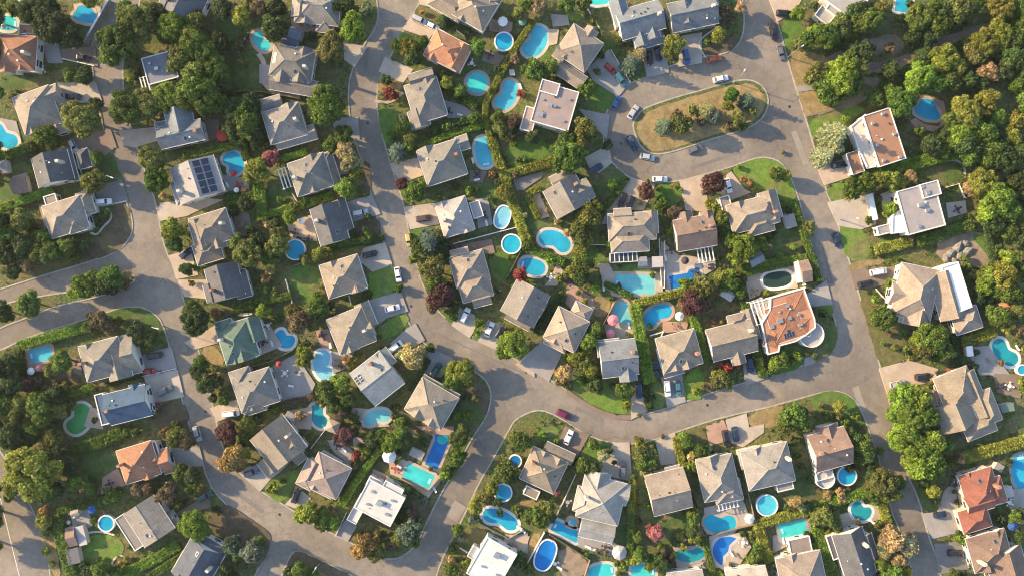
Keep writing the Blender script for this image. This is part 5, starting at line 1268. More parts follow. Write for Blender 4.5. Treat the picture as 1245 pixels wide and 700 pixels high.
H('grey-brown house with slate lower slope', 'grey-brown gabled house with a dark lower slope and a pink tree behind', 'taupe', 'c', -14, [(828, 300, 190, 195, 'x'), (850, 205, 75, 50, 'x', 3.6), (880, 260, 70, 100, 'y', 4.2)])
T(3, 4)
H('left half of the grey twin roofs', 'grey house with white pergola, left of the two joined grey roofs', 'grey', 'c', -13, [(285, 235, 175, 200, 'h'), (250, 190, 120, 120, 'y', 4.0), (330, 300, 130, 100, 'h', 4.0), (330, 362, 108, 42, 'p', 2.8)])
H('right half of the grey twin roofs', 'light grey hip-roofed house, right of the two joined roofs above the round pale pool', (.31, .295, .275), 'c', -13, [(520, 180, 225, 190, 'h'), (440, 140, 110, 90, 'h', 3.9), (600, 275, 80, 40, 'f', 3.3)])
H('brown-topped house right of twins', 'house with a dark upper and bright brown lower roof slope and a round white terrace', 'brown', 'w', -15, [(815, 100, 180, 180, 'x'), (800, 15, 110, 60, 'y', 3.8), (785, 215, 80, 50, 'r', 2.6)], extra=lambda r: round_terrace(r, 787, 238, 46, 2.2))
H('grey house below the teal pool', 'grey house with a cream flat extension, cut by the bottom edge below the teal pool', 'taupe', 'w', -12, [(680, 690, 215, 190, 'h'), (672, 555, 105, 75, 'f', 3.1)])
H('low house at the bottom edge', 'low beige-walled roof cut by the bottom edge below the half-moon pool', 'beige', 'w', -8, [(420, 705, 190, 90, 'x')])
H('pergola house at the bottom', 'house with white roof slats cut by the bottom edge below the murky pool', 'light', 'w', -6, [(130, 720, 170, 90, 'x')])
T(3, 5)
H('slate-sloped house in the bottom right', 'house with white decorated gable wall and dark right slope, left of the pale beige tree', 'dark', 'w', -18, [(170, 595, 150, 230, 'y'), (240, 560, 60, 120, 'y', 3.9), (75, 560, 50, 120, 'f', 3.0)])
H('red-roofed house', 'red-roofed house with cream arched entrance and a grey drive', 'red', 'c', -17, [(765, 290, 165, 180, 'h'), (830, 300, 100, 130, 'h', 4.1), (740, 430, 140, 110, 'h', 3.8), (760, 350, 130, 90, 'x', 4.2)])
H('brown house in the bottom-right corner', 'brown cross-gabled house in the bottom right corner below the red-roofed one', 'brown', 'w', -16, [(810, 580, 190, 170, 'h'), (890, 650, 180, 160, 'y', 4.1)])
T(1, 0); SH(95, 215, 72, 80, -12, 'brown'); SH(5, 130, 60, 62, -12, 'light', 'h')
T(0, 1); SH(620, 160, 62, 50, 20, 'bluegrey'); SH(590, 198, 78, 42, 22, 'slate', 'f')
T(1, 3); SH(775, 577, 52, 50, -3, 'light', 'f'); SH(705, 575, 40, 44, -3, 'bluegrey')
T(1, 4); SH(624, 385, 50, 62, -16, 'grey', 'f'); SH(462, 560, 70, 62, -28, 'bluegrey'); SH(697, 620, 48, 105, -12, 'brown'); SH(662, 625, 22, 100, -12, 'white', 'f')
T(2, 4); SH(332, 66, 62, 52, 32, 'light')
T(2, 5); SH(893, 125, 76, 44, -12, 'orange', 'h'); SH(713, 336, 30, 48, -8, 'white', 'f')
T(3, 0); SH(340, 512, 44, 92, -14, 'brown'); SH(384, 508, 38, 92, -14, 'light', 'f'); SH(345, 606, 60, 72, -12, 'dark', 'f', noun='greenhouse')
SH(357, 400, 40, 30, -20, 'tan')
T(3, 2); SH(285, 132, 68, 68, 0, 'white', 'h', 'gazebo'); SH(415, 122, 68, 40, 25, 'grey', 'f')
T(3, 3); SH(595, 588, 72, 72, -6, 'light', 'h', 'gazebo')
T(3, 5); SH(897, 300, 40, 50, -15, 'light', 'f'); SH(855, 185, 40, 34, 30, 'grey', 'f')
T(2, 5); SH(895, 603, 60, 40, -10, 'green', 'f')
T(1, 5); SH(255, 318, 26, 125, -12, 'white', 'f', noun='carport')
T(2, 1); SH(590, 655, 50, 60, 30, 'taupe')
T(2, 1); SH(795, 690, 60, 60, 20, 'tan', 'h')
# ---------------------------------------------------------------- pools
T(0, 0); PL('lobed', 410, 75, 120, 78, 20, 'b', cop='t'); PL('oval', 35, 112, 95, 68, 5, 't'); PL('kidney', 22, 645, 150, 85, 38, 'b'); PL('oval', 60, 5, 60, 38, 10, 'b')
T(0, 1); PL('kidney', 460, 197, 105, 62, 50, 't', cop='p')
T(0, 2); PL('round', 827, 198, 84, 84, 0, 'b', above=True); PL('round', 700, 394, 98, 98, 0, 't', cop='g')
T(0, 3); PL('kidney', 195, 198, 155, 100, -62, 'c'); PL('kidney', 60, 452, 150, 92, -62, 'c', cop='t'); PL('oval', 500, 0, 110, 50, -5, 't')
T(0, 5); PL('rect', 400, 22, 72, 76, 10, 'b'); PL('lobed', 515, 522, 118, 92, 30, 'b', cop='t')
T(1, 1); PL('kidney2', 325, 112, 108, 92, 60, 'b'); PL('round', 618, 520, 92, 92, 0, 'b', above=True)
T(1, 2); PL('oval', 735, 60, 142, 86, 82, 'c'); PL('oval', 820, 366, 108, 70, -72, 'l', above=True); PL('round', 862, 493, 88, 88, 0, 'a', above=True)
T(1, 3); PL('kidney2', 290, 482, 155, 88, 22, 'b'); PL('oval', 185, 600, 122, 76, 15, 'b'); 
T(2, 3); PL('rect', 665, 22, 195, 92, 1, 's', cop='t'); PL('kidney', 615, 163, 125, 85, 70, 's', cop='t'); PL('kidney2', 775, 170, 150, 82, -32, 'b', cop='p')
T(1, 4); PL('notch', 127, 655, 148, 78, -10, 'd')
T(1, 4); PL('oval', 562, 660, 136, 74, -8, 'k', cop='w')
T(2, 0); PL('rect', 192, 352, 108, 66, -10, 'c', cop='p'); PL('kidney', 372, 655, 150, 100, -62, 'g', desc='murky bright green kidney-shaped pool')
POOLS_G = THINGS[-1]['o']
T(2, 1); PL('kidney', 570, 278, 98, 78, 30, 'b', cop='w'); PL('kidney', 755, 402, 140, 88, 82, 'l', cop='w'); PL('kidney', 733, 640, 118, 75, 70, 'e')
T(2, 2); PL('kidney2', 228, 650, 125, 68, -15, 's')
T(2, 5); PL('kidney', 882, 342, 150, 84, 48, 'e', cop='w'); PL('round', 962, 425, 44, 44, 0, 'b', above=True)
T(3, 0); PL('round', 503, 450, 72, 72, 0, 'b', above=True, desc='tiny round blue above-ground pool')
T(3, 2); PL('bottle', 515, 104, 168, 76, -68, 'd', cop='t'); PL('rect', 425, 225, 140, 70, 25, 't', cop='t'); PL('kidney2', 810, 432, 175, 78, 22, 'b', cop='w'); PL('round', 823, 305, 80, 80, 0, 'b', above=True); PL('round', 880, 156, 56, 56, 0, 'd', above=True)
T(3, 3); PL('rect', 343, 487, 140, 54, 27, 'b'); PL('rect', 371, 446, 34, 34, 20, 'c', desc='square cyan spa', cop='p'); PL('oval', 245, 600, 148, 88, -68, 'd', above=True); PL('oval', 510, 678, 125, 70, -10, 't'); PL('rect', 708, 680, 112, 76, 0, 't')
T(3, 4); PL('kidney', 292, 445, 150, 92, 2, 'a', cop='t'); PL('round', 515, 365, 96, 96, 0, 'c', above=True, desc='pale cyan round above-ground pool'); PL('half', 300, 565, 80, 145, -152 + 180 + 180, 'd'); PL('rect', 635, 475, 128, 66, -12, 't', cop='g'); PL('round', 893, 225, 86, 86, 0, 'b', above=True); PL('kidney', 152, 592, 138, 68, -5, 'e', cop='g')
T(3, 5); PL('kidney', 200, 388, 100, 80, 30, 'e', cop='c' if 0 else 'w'); PL('oval', 965, 208, 170, 100, 82, 'b', cop='g'); 
# ---------------------------------------------------------------- cars
T(0, 0); CR(392, 273, 5, 'black', 'hatch'); CR(345, 457, 3, 'black'); CR(345, 690, 60, 'silver', 'hatch')
T(0, 2); CR(430, 96, 25, 'silver', 'suv'); CR(487, 124, 25, 'white')
T(0, 3); CR(553, 325, 42, 'red', 'hatch'); CR(602, 378, 55, 'teal', 'suv'); CR(580, 486, -62, 'blue'); CR(661, 531, -57, 'silver'); CR(740, 275, 84, 'black', 'hatch'); CR(780, 255, 80, 'dark blue'); CR(912, 272, 80, 'blue', 'suv'); CR(650, 668, 55, 'grey')
T(0, 4); CR(547, 148, 76, 'black', 'pickup'); CR(581, 248, 76, 'grey'); CR(265, 279, -13, 'orange red'); CR(297, 373, -12, 'white'); CR(597, 64, 5, 'black', 'suv')
T(1, 0); CR(490, 293, -4, 'white', 'suv'); CR(398, 80, 8, 'grey'); CR(880, 535, -38, 'dark blue')
T(1, 2); CR(148, 345, -10, 'silver', 'suv'); CR(448, 372, -8, 'brown', 'suv'); CR(192, 541, -12, 'black'); CR(326, 636, 80, 'white'); CR(376, 472, 80, 'yellow', 'hatch')
T(1, 3); CR(483, 138, -30, 'dark blue', 'suv'); CR(728, 82, 12, 'silver'); CR(656, 22, 52, 'dark blue'); CR(787, 187, 0, 'white'); CR(608, 285, 112, 'black'); CR(645, 302, 112, 'black', 'suv')
T(1, 4); CR(333, 217, 74, 'white'); CR(175, 45, -20, 'grey'); CR(846, 473, 74, 'dark blue'); CR(858, 118, -8, 'black'); 
T(1, 5); CR(285, 623, -10, 'white', 'van'); CR(225, 680, -10, 'black', 'suv')
T(2, 0); CR(731, 358, -10, 'black', 'suv'); CR(780, 523, -28, 'grey', 'suv'); CR(705, 432, -6, 'red', 'hatch')
T(2, 1); CR(315, 632, -8, 'white', 'van')
T(2, 2); CR(299, 135, -14, 'white'); CR(313, 317, -38, 'white', 'van'); CR(506, 424, -58, 'dark green', 'suv'); CR(644, 167, -65, 'white', 'suv'); CR(759, 235, -65, 'white'); CR(810, 248, -60, 'black', 'hatch')
T(2, 3); CR(332, 636, 27, 'magenta', 'suv'); CR(688, 524, 84, 'dark blue', 'suv'); CR(823, 514, 84, 'white', 'suv'); CR(873, 510, 84, 'teal')
T(2, 4); CR(435, 402, 82, 'dark blue', 'suv')
T(2, 5); CR(377, 492, -10, 'silver', 'suv'); CR(495, 457, -6, 'black', 'suv'); CR(597, 444, -8, 'dark blue'); CR(640, 436, 10, 'orange red', 'hatch')
T(3, 1); CR(155, 26, 74, 'silver', 'suv'); CR(190, 323, -28, 'dark green', 'suv'); CR(408, 212, -20, 'grey'); CR(455, 175, -20, 'grey', 'suv'); CR(620, 320, -72, 'black')
T(3, 3); CR(355, 44, -66, 'white'); CR(611, 195, -86, 'grey', 'suv')
T(3, 4); CR(322, 47, 80, 'black', 'suv'); CR(368, 30, 78, 'dark blue')
T(3, 5); CR(578, 410, -8, 'dark blue', 'hatch'); CR(650, 592, 2, 'black', 'suv')
# ---------------------------------------------------------------- hedges and fences
T(0, 0); FN('g', 408, 205, 520, 8, t=.6, h=2.4, name='fence'); FN('w', 300, 280, 445, 313, h=.6, t=.25)
T(0, 2); HG(26, 965, 100, 850, 270, 740, 490, c='y'); HG(24, 740, 490, 738, 560, 772, 700, c='y'); HG(24, 430, 695, 560, 635, 740, 588, c='q'); HG(44, 520, 360, 600, 440, 690, 500); FN('g', 605, 150, 640, 175)
T(0, 1); FN('b', 330, 432, 480, 440, 640, 470); FN('k', 355, 250, 400, 160); FN('w', 480, 540, 500, 640, h=1)
T(0, 3); FN('w', 430, 20, 500, 135, h=1.2); FN('w', 555, 240, 645, 390, h=.8)
T(1, 0); HG(40, 0, 82, 100, 45, 200, 0, c='q'); HG(36, 0, 325, 120, 280, 240, 240, c='q')
T(1, 1); HG(44, 440, 215, 450, 290, 462, 372, c='q', h=2.8); HG(40, 300, 288, 425, 262, c='g'); HG(34, 90, 75, 230, 45, 355, 18, c='g'); HG(32, 462, 362, 620, 315, 790, 262, c='q'); HG(28, 548, 92, 665, 55, c='q'); HG(34, 362, 0, 385, 90, c='k')
HG(26, 780, 500, 972, 470, c='g', h=1.6); FN('b', 600, 600, 660, 580); FN('w', 610, 260, 640, 310)
T(1, 2); HG(40, 768, 0, 825, 165, 868, 290, c='y'); HG(42, 868, 290, 905, 400, 945, 505, c='y'); FN('w', 590, 492, 885, 415, h=1.4, t=.2); FN('b', 845, 645, 905, 530); HG(26, 0, 520, 255, 460, c='k', h=1.5)
T(1, 3); HG(40, 78, 162, 180, 130, 275, 100, c='y'); HG(26, 218, 232, 160, 255, 180, 300, 212, 365, c='y'); HG(22, 632, 182, 580, 260, 525, 330, c='g', h=1.4); HG(32, 160, 515, 240, 545, 330, 580, c='q'); HG(36, 385, 550, 430, 500, 455, 470, c='y'); FN('w', 450, 497, 530, 497, h=1.2); FN('w', 808, 480, 806, 700, h=1.4)
T(1, 4); HG(30, 582, 292, 655, 312, 690, 440, c='q'); HG(28, 690, 440, 720, 520, 765, 665, c='g'); HG(24, 400, 602, 560, 575, 700, 553, c='q'); HG(22, 400, 636, 640, 582, c='g'); HG(34, 240, 290, 290, 390, 325, 470, c='y'); FN('w', 5, 470, 15, 690, h=1.2); FN('w', 655, 575, 690, 685, h=2, t=.3)
T(1, 5); HG(52, 270, 155, 450, 110, 655, 62, c='q', h=3.0); HG(46, 480, 482, 600, 445, 730, 400, c='g', h=2.6); HG(44, 280, 522, 360, 500, 440, 480, c='y'); HG(28, 805, 450, 842, 590, c='k')
FN('w', 605, 225, 660, 210, 690, 275, h=1.0)
T(2, 0); HG(42, 85, 312, 250, 265, 430, 212, c='q', h=2.6); HG(36, 82, 330, 100, 445, c='k'); HG(30, 250, 570, 340, 540, 430, 505, c='q'); HG(24, 500, 495, 660, 455, c='k', h=1.6); FN('w', 670, 455, 835, 418, h=.5, t=.2)
T(2, 1); HG(34, 325, 133, 460, 100, 592, 75, c='g'); FN('w', 575, 0, 605, 108, h=1.2); HG(26, 560, 585, 700, 555, c='n', h=1.6); FN('b', 320, 435, 500, 385, 610, 330, h=1.8); HG(24, 380, 660, 540, 610, c='g', h=1.6); HG(28, 890, 160, 970, 60, c='k', h=1.6)
T(2, 2); FN('w', 95, 75, 105, 112, h=1.2); HG(22, 385, 520, 470, 380, c='k', h=1.6); FN('w', 700, 110, 810, 50, h=1)
T(2, 3); HG(50, 672, 125, 700, 290, 738, 475, c='q', h=3.0); HG(34, 672, 112, 800, 82, 912, 52, c='y'); HG(36, 912, 62, 940, 160, 985, 290, c='q'); HG(36, 330, 70, 270, 160, 205, 250, c='k'); FN('b', 515, 215, 575, 100); FN('w', 742, 262, 800, 245, 770, 330, 800, 440, h=.7, t=.3); HG(26, 530, 20, 650, 78, c='g', h=1.6)
HG(30, 715, 480, 742, 610, c='k', h=1.4)
T(2, 4); HG(36, 175, 200, 205, 290, 232, 385, c='q'); HG(38, 412, 105, 440, 230, 470, 350, c='g', h=2.6); HG(34, 470, 350, 500, 450, c='g', h=2.6); FN('w', 440, 108, 690, 38, h=1.6, t=.3)
T(2, 5); HG(46, 690, 292, 760, 275, 835, 250, c='y'); HG(44, 655, 270, 665, 330, 660, 405, c='k'); FN('w', 270, 45, 330, 110, h=1); HG(20, 425, 352, 430, 375, 470, 352, c='y', h=1)
T(3, 0); HG(48, 255, 425, 290, 560, 335, 705, c='g', h=2.8); HG(28, 275, 396, 380, 372, 490, 350, c='g'); HG(52, 325, 112, 450, 75, 570, 22, c='g', h=2.6); HG(44, 560, 700, 700, 640, 830, 560, c='q'); FN('w', 790, 80, 815, 85, h=1); HG(36, 700, 710, 870, 600, c='g')
T(3, 1); HG(28, 838, 365, 900, 260, 980, 150, c='q'); FN('w', 695, 92, 770, -5, h=1.2); FN('w', 755, 105, 890, 185, h=1.2); FN('w', 812, 505, 860, 400, h=.8)
T(3, 2); HG(30, 50, 362, 140, 230, 245, 100, c='g'); FN('b', 345, 235, 465, 300, 525, 232, h=1.4); FN('w', 610, 560, 690, 605, 720, 545, h=.8, t=.25); HG(30, 560, 240, 640, 120, c='g'); FN('g', 715, 450, 850, 520, 920, 480, h=1)
T(3, 3); HG(32, 655, 255, 652, 400, c='y'); HG(30, 652, 400, 645, 645, c='g'); HG(36, 868, 50, 885, 140, 912, 225, c='y'); FN('w', 388, 218, 300, 410, h=1.4); FN('w', 158, 640, 240, 492, h=1.4, t=.2); FN('b', 905, 200, 965, 365, h=1.6); FN('b', 265, 500, 455, 620, 430, 700, h=1.6)
T(3, 4); HG(42, 465, 458, 590, 425, 720, 390, c='y'); HG(42, 720, 390, 850, 345, 985, 310, c='q'); HG(46, 482, 475, 500, 550, 530, 625, c='y', h=2.6); HG(42, 750, 480, 790, 580, 835, 690, c='q', h=2.6); HG(26, 222, 530, 240, 600, 262, 690, c='g'); FN('b', 412, 262, 462, 452, h=1.8); FN('b', 115, 210, 215, 505, h=1.6); FN('b', 265, 502, 380, 470, 462, 452, h=1.4)
T(3, 5); HG(50, 695, 142, 830, 105, 985, 62, c='y', h=2.6); HG(40, 305, 365, 330, 445, c='y'); HG(34, 5, 480, 30, 580, 60, 690, c='y'); HG(26, 660, 500, 820, 470, c='k', h=1.4); FN('w', 715, 530, 745, 650, h=1)
# ---------------------------------------------------------------- trees and shrubs
T(0, 0); TS('130 50 62 k,215 40 80 k,245 130 105 k,325 175 75 k,205 130 60 g,560 190 115 g,640 110 110 o,520 260 65 g,600 60 70 g,745 60 60 k,795 150 78 g,880 110 60 l,905 200 85 g,930 100 60 o,930 430 115 g,800 455 85 l,905 350 62 g,590 510 95 g,695 490 85 o,385 560 105 o,215 640 62 g,330 355 38 g,400 360 50 k,616 383 20 l,450 490 42 k,420 5 42 y,60 30 40 o,30 20 35 g,180 690 30 g,650 360 30 k,70 60 30 g,120 170 30 k')
T(0, 1); TS('270 40 62 k,365 75 60 y,440 40 58 n,400 15 40 o,515 140 76 k,530 40 52 k,330 208 24 g,785 222 85 o,890 130 85 l,950 38 38 w,860 18 50 k,765 500 108 g,845 640 55 g,860 690 45 w,40 130 85 l,130 190 85 y,190 250 80 g,70 280 70 o,150 350 75 o,240 330 80 g,100 450 90 g,210 480 95 g,300 430 50 k,330 530 80 k,400 500 70 k,330 610 60 k,385 570 75 g,370 290 32 o,440 640 40 k,260 200 55 k,700 170 30 k,720 530 50 k,450 470 30 k')
T(0, 2); TS('330 215 46 g,380 232 55 y,440 205 44 g,400 275 50 k,540 90 36 kc,705 222 48 g,290 448 48 rs,350 600 45 g,380 655 40 o,300 640 30 g,560 395 42 y,620 430 40 g,540 350 30 g,870 570 40 n,810 600 45 o,270 385 32 k,905 445 24 r,345 560 28 s,690 560 36 g,600 590 32 k,640 570 30 g,660 150 20 k,770 430 24 g,500 610 32 k,560 600 30 g,925 330 30 g,870 270 24 b,915 105 16 s,800 330 26 k,30 40 50 g,440 60 16 a')
T(0, 3); TS('200 335 64 g,265 318 48 o,100 283 27 b,215 25 50 b,150 20 48 g,120 60 40 o,350 20 50 g,430 18 42 g,490 155 32 g,470 90 28 y,655 295 56 sc,700 248 40 wc,852 205 58 y,830 245 45 o,435 430 45 g,455 400 34 q,430 610 72 o,350 660 50 g,470 650 40 g,80 590 38 n,25 560 48 g,95 570 34 p,125 440 20 r,490 340 24 g,400 400 20 k,900 10 26 k,510 260 24 k,590 200 24 k,340 370 28 g,100 620 30 k,180 650 40 k,60 640 35 o')
T(0, 4); TS('35 590 46 sc,110 590 60 o,90 550 40 n,235 520 48 wc,270 545 40 sc,428 472 46 sc,345 450 44 g,380 560 48 o,400 600 30 g,330 600 30 n,330 500 36 o,160 520 32 o,200 580 26 n,450 530 26 o,660 62 44 l,705 190 48 g,655 210 36 o,730 150 38 l,800 165 78 g,860 130 70 o,930 120 60 g,755 345 60 o,850 330 78 l,905 300 60 g,780 420 58 g,865 425 62 g,950 330 60 o,720 370 40 o,850 630 74 wc,285 172 44 y,310 60 40 n,390 40 36 b,350 100 25 n,230 200 20 g,270 30 20 k,740 30 30 k,940 600 30 y,790 470 36 q,930 240 50 k,870 210 40 k')
T(0, 5); TS('185 60 60 k,245 100 78 g,300 40 50 o,220 245 60 k,110 370 95 l,40 400 60 g,60 460 55 g,160 410 55 g,345 330 55 k,480 90 90 g,560 120 70 g,600 60 60 k,520 180 60 k,440 180 50 k,660 40 76 o,740 20 60 g,870 30 86 y,960 40 60 g,590 280 86 y,500 270 52 k,480 370 96 l,560 400 60 g,620 390 60 g,650 320 60 y,780 200 86 y,740 260 60 o,860 160 80 y,930 180 66 g,800 340 56 b,710 380 54 k,770 400 46 k,880 340 62 k,920 280 70 k,950 400 58 g,390 480 84 g,270 460 48 g,340 440 46 g,700 530 92 y,640 570 60 g,800 470 66 y,850 560 58 g,930 570 58 y,680 640 78 l,780 640 72 g,850 650 50 k,910 650 60 y,600 640 40 k,640 120 40 k,430 20 26 k,130 560 26 q,480 620 30 g,700 200 34 y,680 110 30 k,560 20 46 g,900 100 46 g,1000 300 80 k,1000 130 80 g,1000 480 70 g,340 230 30 n,300 400 26 g,450 290 22 g')
T(1, 0); TS('440 200 66 o,470 160 30 g,460 80 36 g,720 95 80 o,735 185 78 g,770 270 26 b,240 10 50 g,150 40 36 k,100 385 64 o,30 450 60 g,110 500 62 k,30 540 60 k,210 460 50 g,240 530 62 g,320 510 52 g,180 530 50 g,130 590 46 n,60 620 50 k,200 495 22 a,810 430 64 l,825 495 50 k,520 650 70 g,380 680 58 g,430 660 50 g,510 345 20 q,880 612 42 k,150 160 20 y,20 380 40 k,390 500 38 k,350 560 34 g,160 420 34 k,470 400 24 k,500 370 18 k,600 640 30 b,930 600 26 g,590 690 30 n,880 60 26 g,60 300 20 k')
T(1, 1); TS('435 142 72 y,400 180 42 o,500 88 46 f,376 242 20 a,390 530 88 o,345 490 50 o,440 480 50 k,530 500 64 o,540 445 48 o,500 560 50 g,590 368 38 l,860 55 60 b,880 110 55 w,905 150 40 y,860 235 58 q,790 22 44 g,380 305 44 k,320 340 34 k,720 545 40 y,770 535 34 y,670 560 36 o,340 240 20 k,950 430 30 g,545 282 22 g,520 400 34 k,490 400 26 b,420 310 24 n,620 310 28 o,660 300 30 g,740 290 24 y,580 220 20 k,500 30 34 k,430 20 36 k,280 330 24 o,410 430 34 k,480 660 30 n,500 620 26 b,130 680 20 n,960 370 24 k,590 130 18 k')
T(1, 2); TS('318 52 55 sc,378 30 34 l,345 208 38 p,410 250 64 g,440 215 34 l,770 165 24 a,660 240 26 q,825 250 42 y,470 480 70 sc,420 500 45 g,530 490 50 k,490 615 72 o,530 570 44 k,190 450 28 g,160 470 22 y,905 640 42 r,800 200 22 k,700 235 18 k,560 510 24 p,600 225 22 k,20 370 26 o,780 320 14 w,560 560 24 k,935 500 34 g,850 560 18 g,760 280 20 g,400 560 30 g,330 700 28 g,455 430 16 k,880 170 22 n,560 690 26 k')
T(1, 3); TS('350 85 92 g,400 60 50 q,310 50 50 g,720 245 46 p,800 295 38 g,780 330 34 g,450 360 66 y,410 400 48 o,480 320 40 y,45 245 42 y,300 392 18 b,415 470 44 o,440 440 34 g,420 585 60 g,370 620 46 y,410 650 50 k,270 572 28 q,825 430 24 g,850 340 40 n,880 350 34 p,545 495 26 l,310 655 22 y,480 685 24 g,540 30 30 k,785 235 20 g,560 210 30 q,148 357 17 w,100 20 24 g,150 90 22 g,730 200 16 g,350 440 26 b,120 100 20 k,520 450 24 k,500 520 20 k,690 300 14 g,850 220 16 a,885 240 14 y,20 60 24 g,590 690 18 k,100 690 26 g,0 160 18 a,750 640 20 g')
T(1, 4); TS('262 205 62 p,245 235 44 n,300 372 44 y,275 320 34 y,320 420 36 g,560 160 46 g,600 170 36 y,410 510 84 l,370 560 50 l,345 470 44 g,490 490 38 g,712 408 36 o,720 430 28 g,642 508 24 q,570 552 26 q,530 470 22 k,200 670 46 o,300 640 44 y,350 680 46 g,400 660 30 o,50 430 24 l,400 185 18 a,430 210 20 a,450 230 16 y,60 350 30 n,620 320 22 k,380 130 16 q,280 560 22 k,550 440 18 k,740 560 16 g,20 330 26 g,590 60 14 o,330 640 40 l,500 540 22 g')
T(1, 5); TS('40 70 56 wc,90 40 40 w,165 232 60 g,225 205 56 q,280 200 50 y,340 190 56 y,390 200 42 y,435 170 38 b,340 325 44 l,280 290 28 g,235 382 24 g,320 350 26 l,720 70 60 g,770 200 84 y,720 230 46 b,850 280 96 q,800 340 66 l,900 340 70 g,880 90 84 k,810 60 76 g,700 20 76 k,640 20 60 g,940 190 60 k,950 60 60 k,900 555 52 l,800 640 60 l,880 640 80 y,950 620 50 g,700 600 32 g,730 640 34 o,340 675 28 l,372 572 24 g,830 400 60 k,900 440 54 g,960 480 56 k,650 480 0.1 k'.replace(',650 480 0.1 k', '') + ',540 30 60 k,590 50 50 g,160 75 26 g,430 470 22 n,690 560 24 g,1010 280 70 k,1010 400 60 g,960 350 50 y,850 520 30 k')
for (x, y, r) in [(620, 540, 30), (655, 510, 34), (690, 490, 26), (700, 530, 32), (665, 550, 28), (640, 575, 22), (600, 560, 24)]:
    px, py = q(x, y); X, Y = W((px, py)); o_ = empty('boulder', (X, Y, .12), R.random() * 6); rw = r * S / K
    mb = MB(); rs = np.random.default_rng(int(x)); vv = ICV * np.array([rw, rw * .7, rw * .45]) * rs.uniform(.75, 1.15, (len(ICV), 1)); mb.add(vv + np.array([0, 0, rw * .2]), ICF); mb.build('stone', M['rock'], o_)
    tag(o_, 'boulder', px, py, desc=(('large ' if r > 29 else 'small ') + 'dark grey boulder', 'boulder'), group='boulders on the bare ground')
T(2, 0); TS('15 155 66 k,135 115 68 g,395 40 64 g,350 60 40 l,510 20 72 k,480 195 56 n,520 230 40 n,430 220 38 k,645 235 50 k,710 275 42 g,660 280 40 k,290 380 62 g,240 420 40 o,120 492 46 p,180 480 34 n,50 500 62 k,30 580 60 g,90 590 58 o,60 660 62 o,190 590 74 g,255 545 56 k,200 650 62 g,270 620 48 o,330 590 34 g,150 690 54 g,310 500 34 o,350 510 28 o,40 400 56 k,20 440 40 g,750 590 20 f,830 680 26 k,150 440 26 k,270 490 24 n,430 170 24 n,560 200 34 o,220 520 30 o,10 640 60 k,690 330 16 q,450 660 20 k,240 700 40 k,740 620 18 g,150 545 24 b')
T(2, 1); TS('150 190 84 k,130 140 50 g,150 240 40 g,170 395 50 g,160 430 48 k,205 490 62 k,180 500 40 g,465 150 46 l,640 195 68 n,610 150 46 o,700 215 36 o,725 130 54 g,760 150 34 l,655 340 46 l,650 390 34 y,690 360 26 g,770 520 62 g,830 500 60 q,870 560 48 g,750 580 34 o,810 590 40 g,860 380 28 a,880 410 24 y,280 560 38 g,230 560 28 k,240 155 30 a,300 690 42 p,390 670 42 g,440 660 34 k,260 480 26 k,670 300 28 k,240 450 18 n,790 120 26 k,540 180 20 k,860 620 30 k,900 650 26 g,560 640 24 n,640 640 30 b,720 70 24 g,480 50 26 g,520 60 24 o,330 560 0.1 k'.replace(',330 560 0.1 k', ''))
T(2, 2); TS('395 365 74 b,350 350 36 w,440 330 30 w,625 430 78 y,590 470 56 g,650 480 44 o,570 430 40 l,515 85 62 p,545 60 56 p,490 120 44 n,500 20 56 g,575 110 34 k,870 300 84 l,830 340 46 g,710 200 32 g,700 250 24 q,480 320 28 k,660 640 32 g,610 640 28 g,590 590 24 k,320 600 28 k,90 380 26 y,130 360 22 g,340 670 34 g,310 640 20 k,55 410 16 n,50 640 40 n,20 600 40 k,100 640 24 b,240 270 14 g,140 150 18 k,280 440 0.1 k'.replace(',280 440 0.1 k', '') + ',690 560 26 o,650 560 22 k,600 560 22 n,20 520 40 g,130 690 30 k,590 170 30 g')
T(2, 3); TS('485 235 44 g,450 290 46 q,440 330 34 l,390 370 46 y,430 400 44 o,455 430 40 y,330 440 54 b,310 480 30 n,480 500 42 k,500 520 30 g,612 525 50 g,630 590 28 y,480 40 28 l,430 100 20 y,945 85 62 p,900 110 40 n,960 30 46 y,955 525 24 y,580 510 22 o,750 550 24 k,735 590 20 y,500 460 20 k,420 290 26 k,340 350 22 y,830 130 0.1 k'.replace(',830 130 0.1 k', '') + ',620 60 14 g,640 260 16 g,560 90 18 k,800 450 12 g,20 60 14 p,100 300 40 g,560 500 20 k,690 640 14 g,400 60 18 o,740 220 16 g,350 500 22 o,430 480 22 g')
T(2, 4); TS('180 60 64 y,130 20 44 l,240 40 56 o,200 110 50 p,150 130 44 p,230 130 34 n,300 475 54 o,270 450 34 y,330 490 36 y,330 410 30 r,300 400 22 r,375 402 22 r,580 372 44 g,550 400 38 l,650 360 34 l,620 390 30 g,540 420 30 g,640 640 76 g,600 690 50 o,700 680 50 o,680 620 36 k,780 160 32 k,730 150 26 g,740 360 18 g,860 600 36 y,850 640 26 o,800 640 30 k,880 680 34 g,180 530 24 q,360 90 30 k,390 60 36 g,510 60 22 y,700 350 18 g,220 500 18 n,260 500 20 n,300 30 36 g,350 30 34 k,770 590 20 n,260 190 20 n,300 190 20 o,520 440 24 k,930 640 26 y,440 150 14 k')
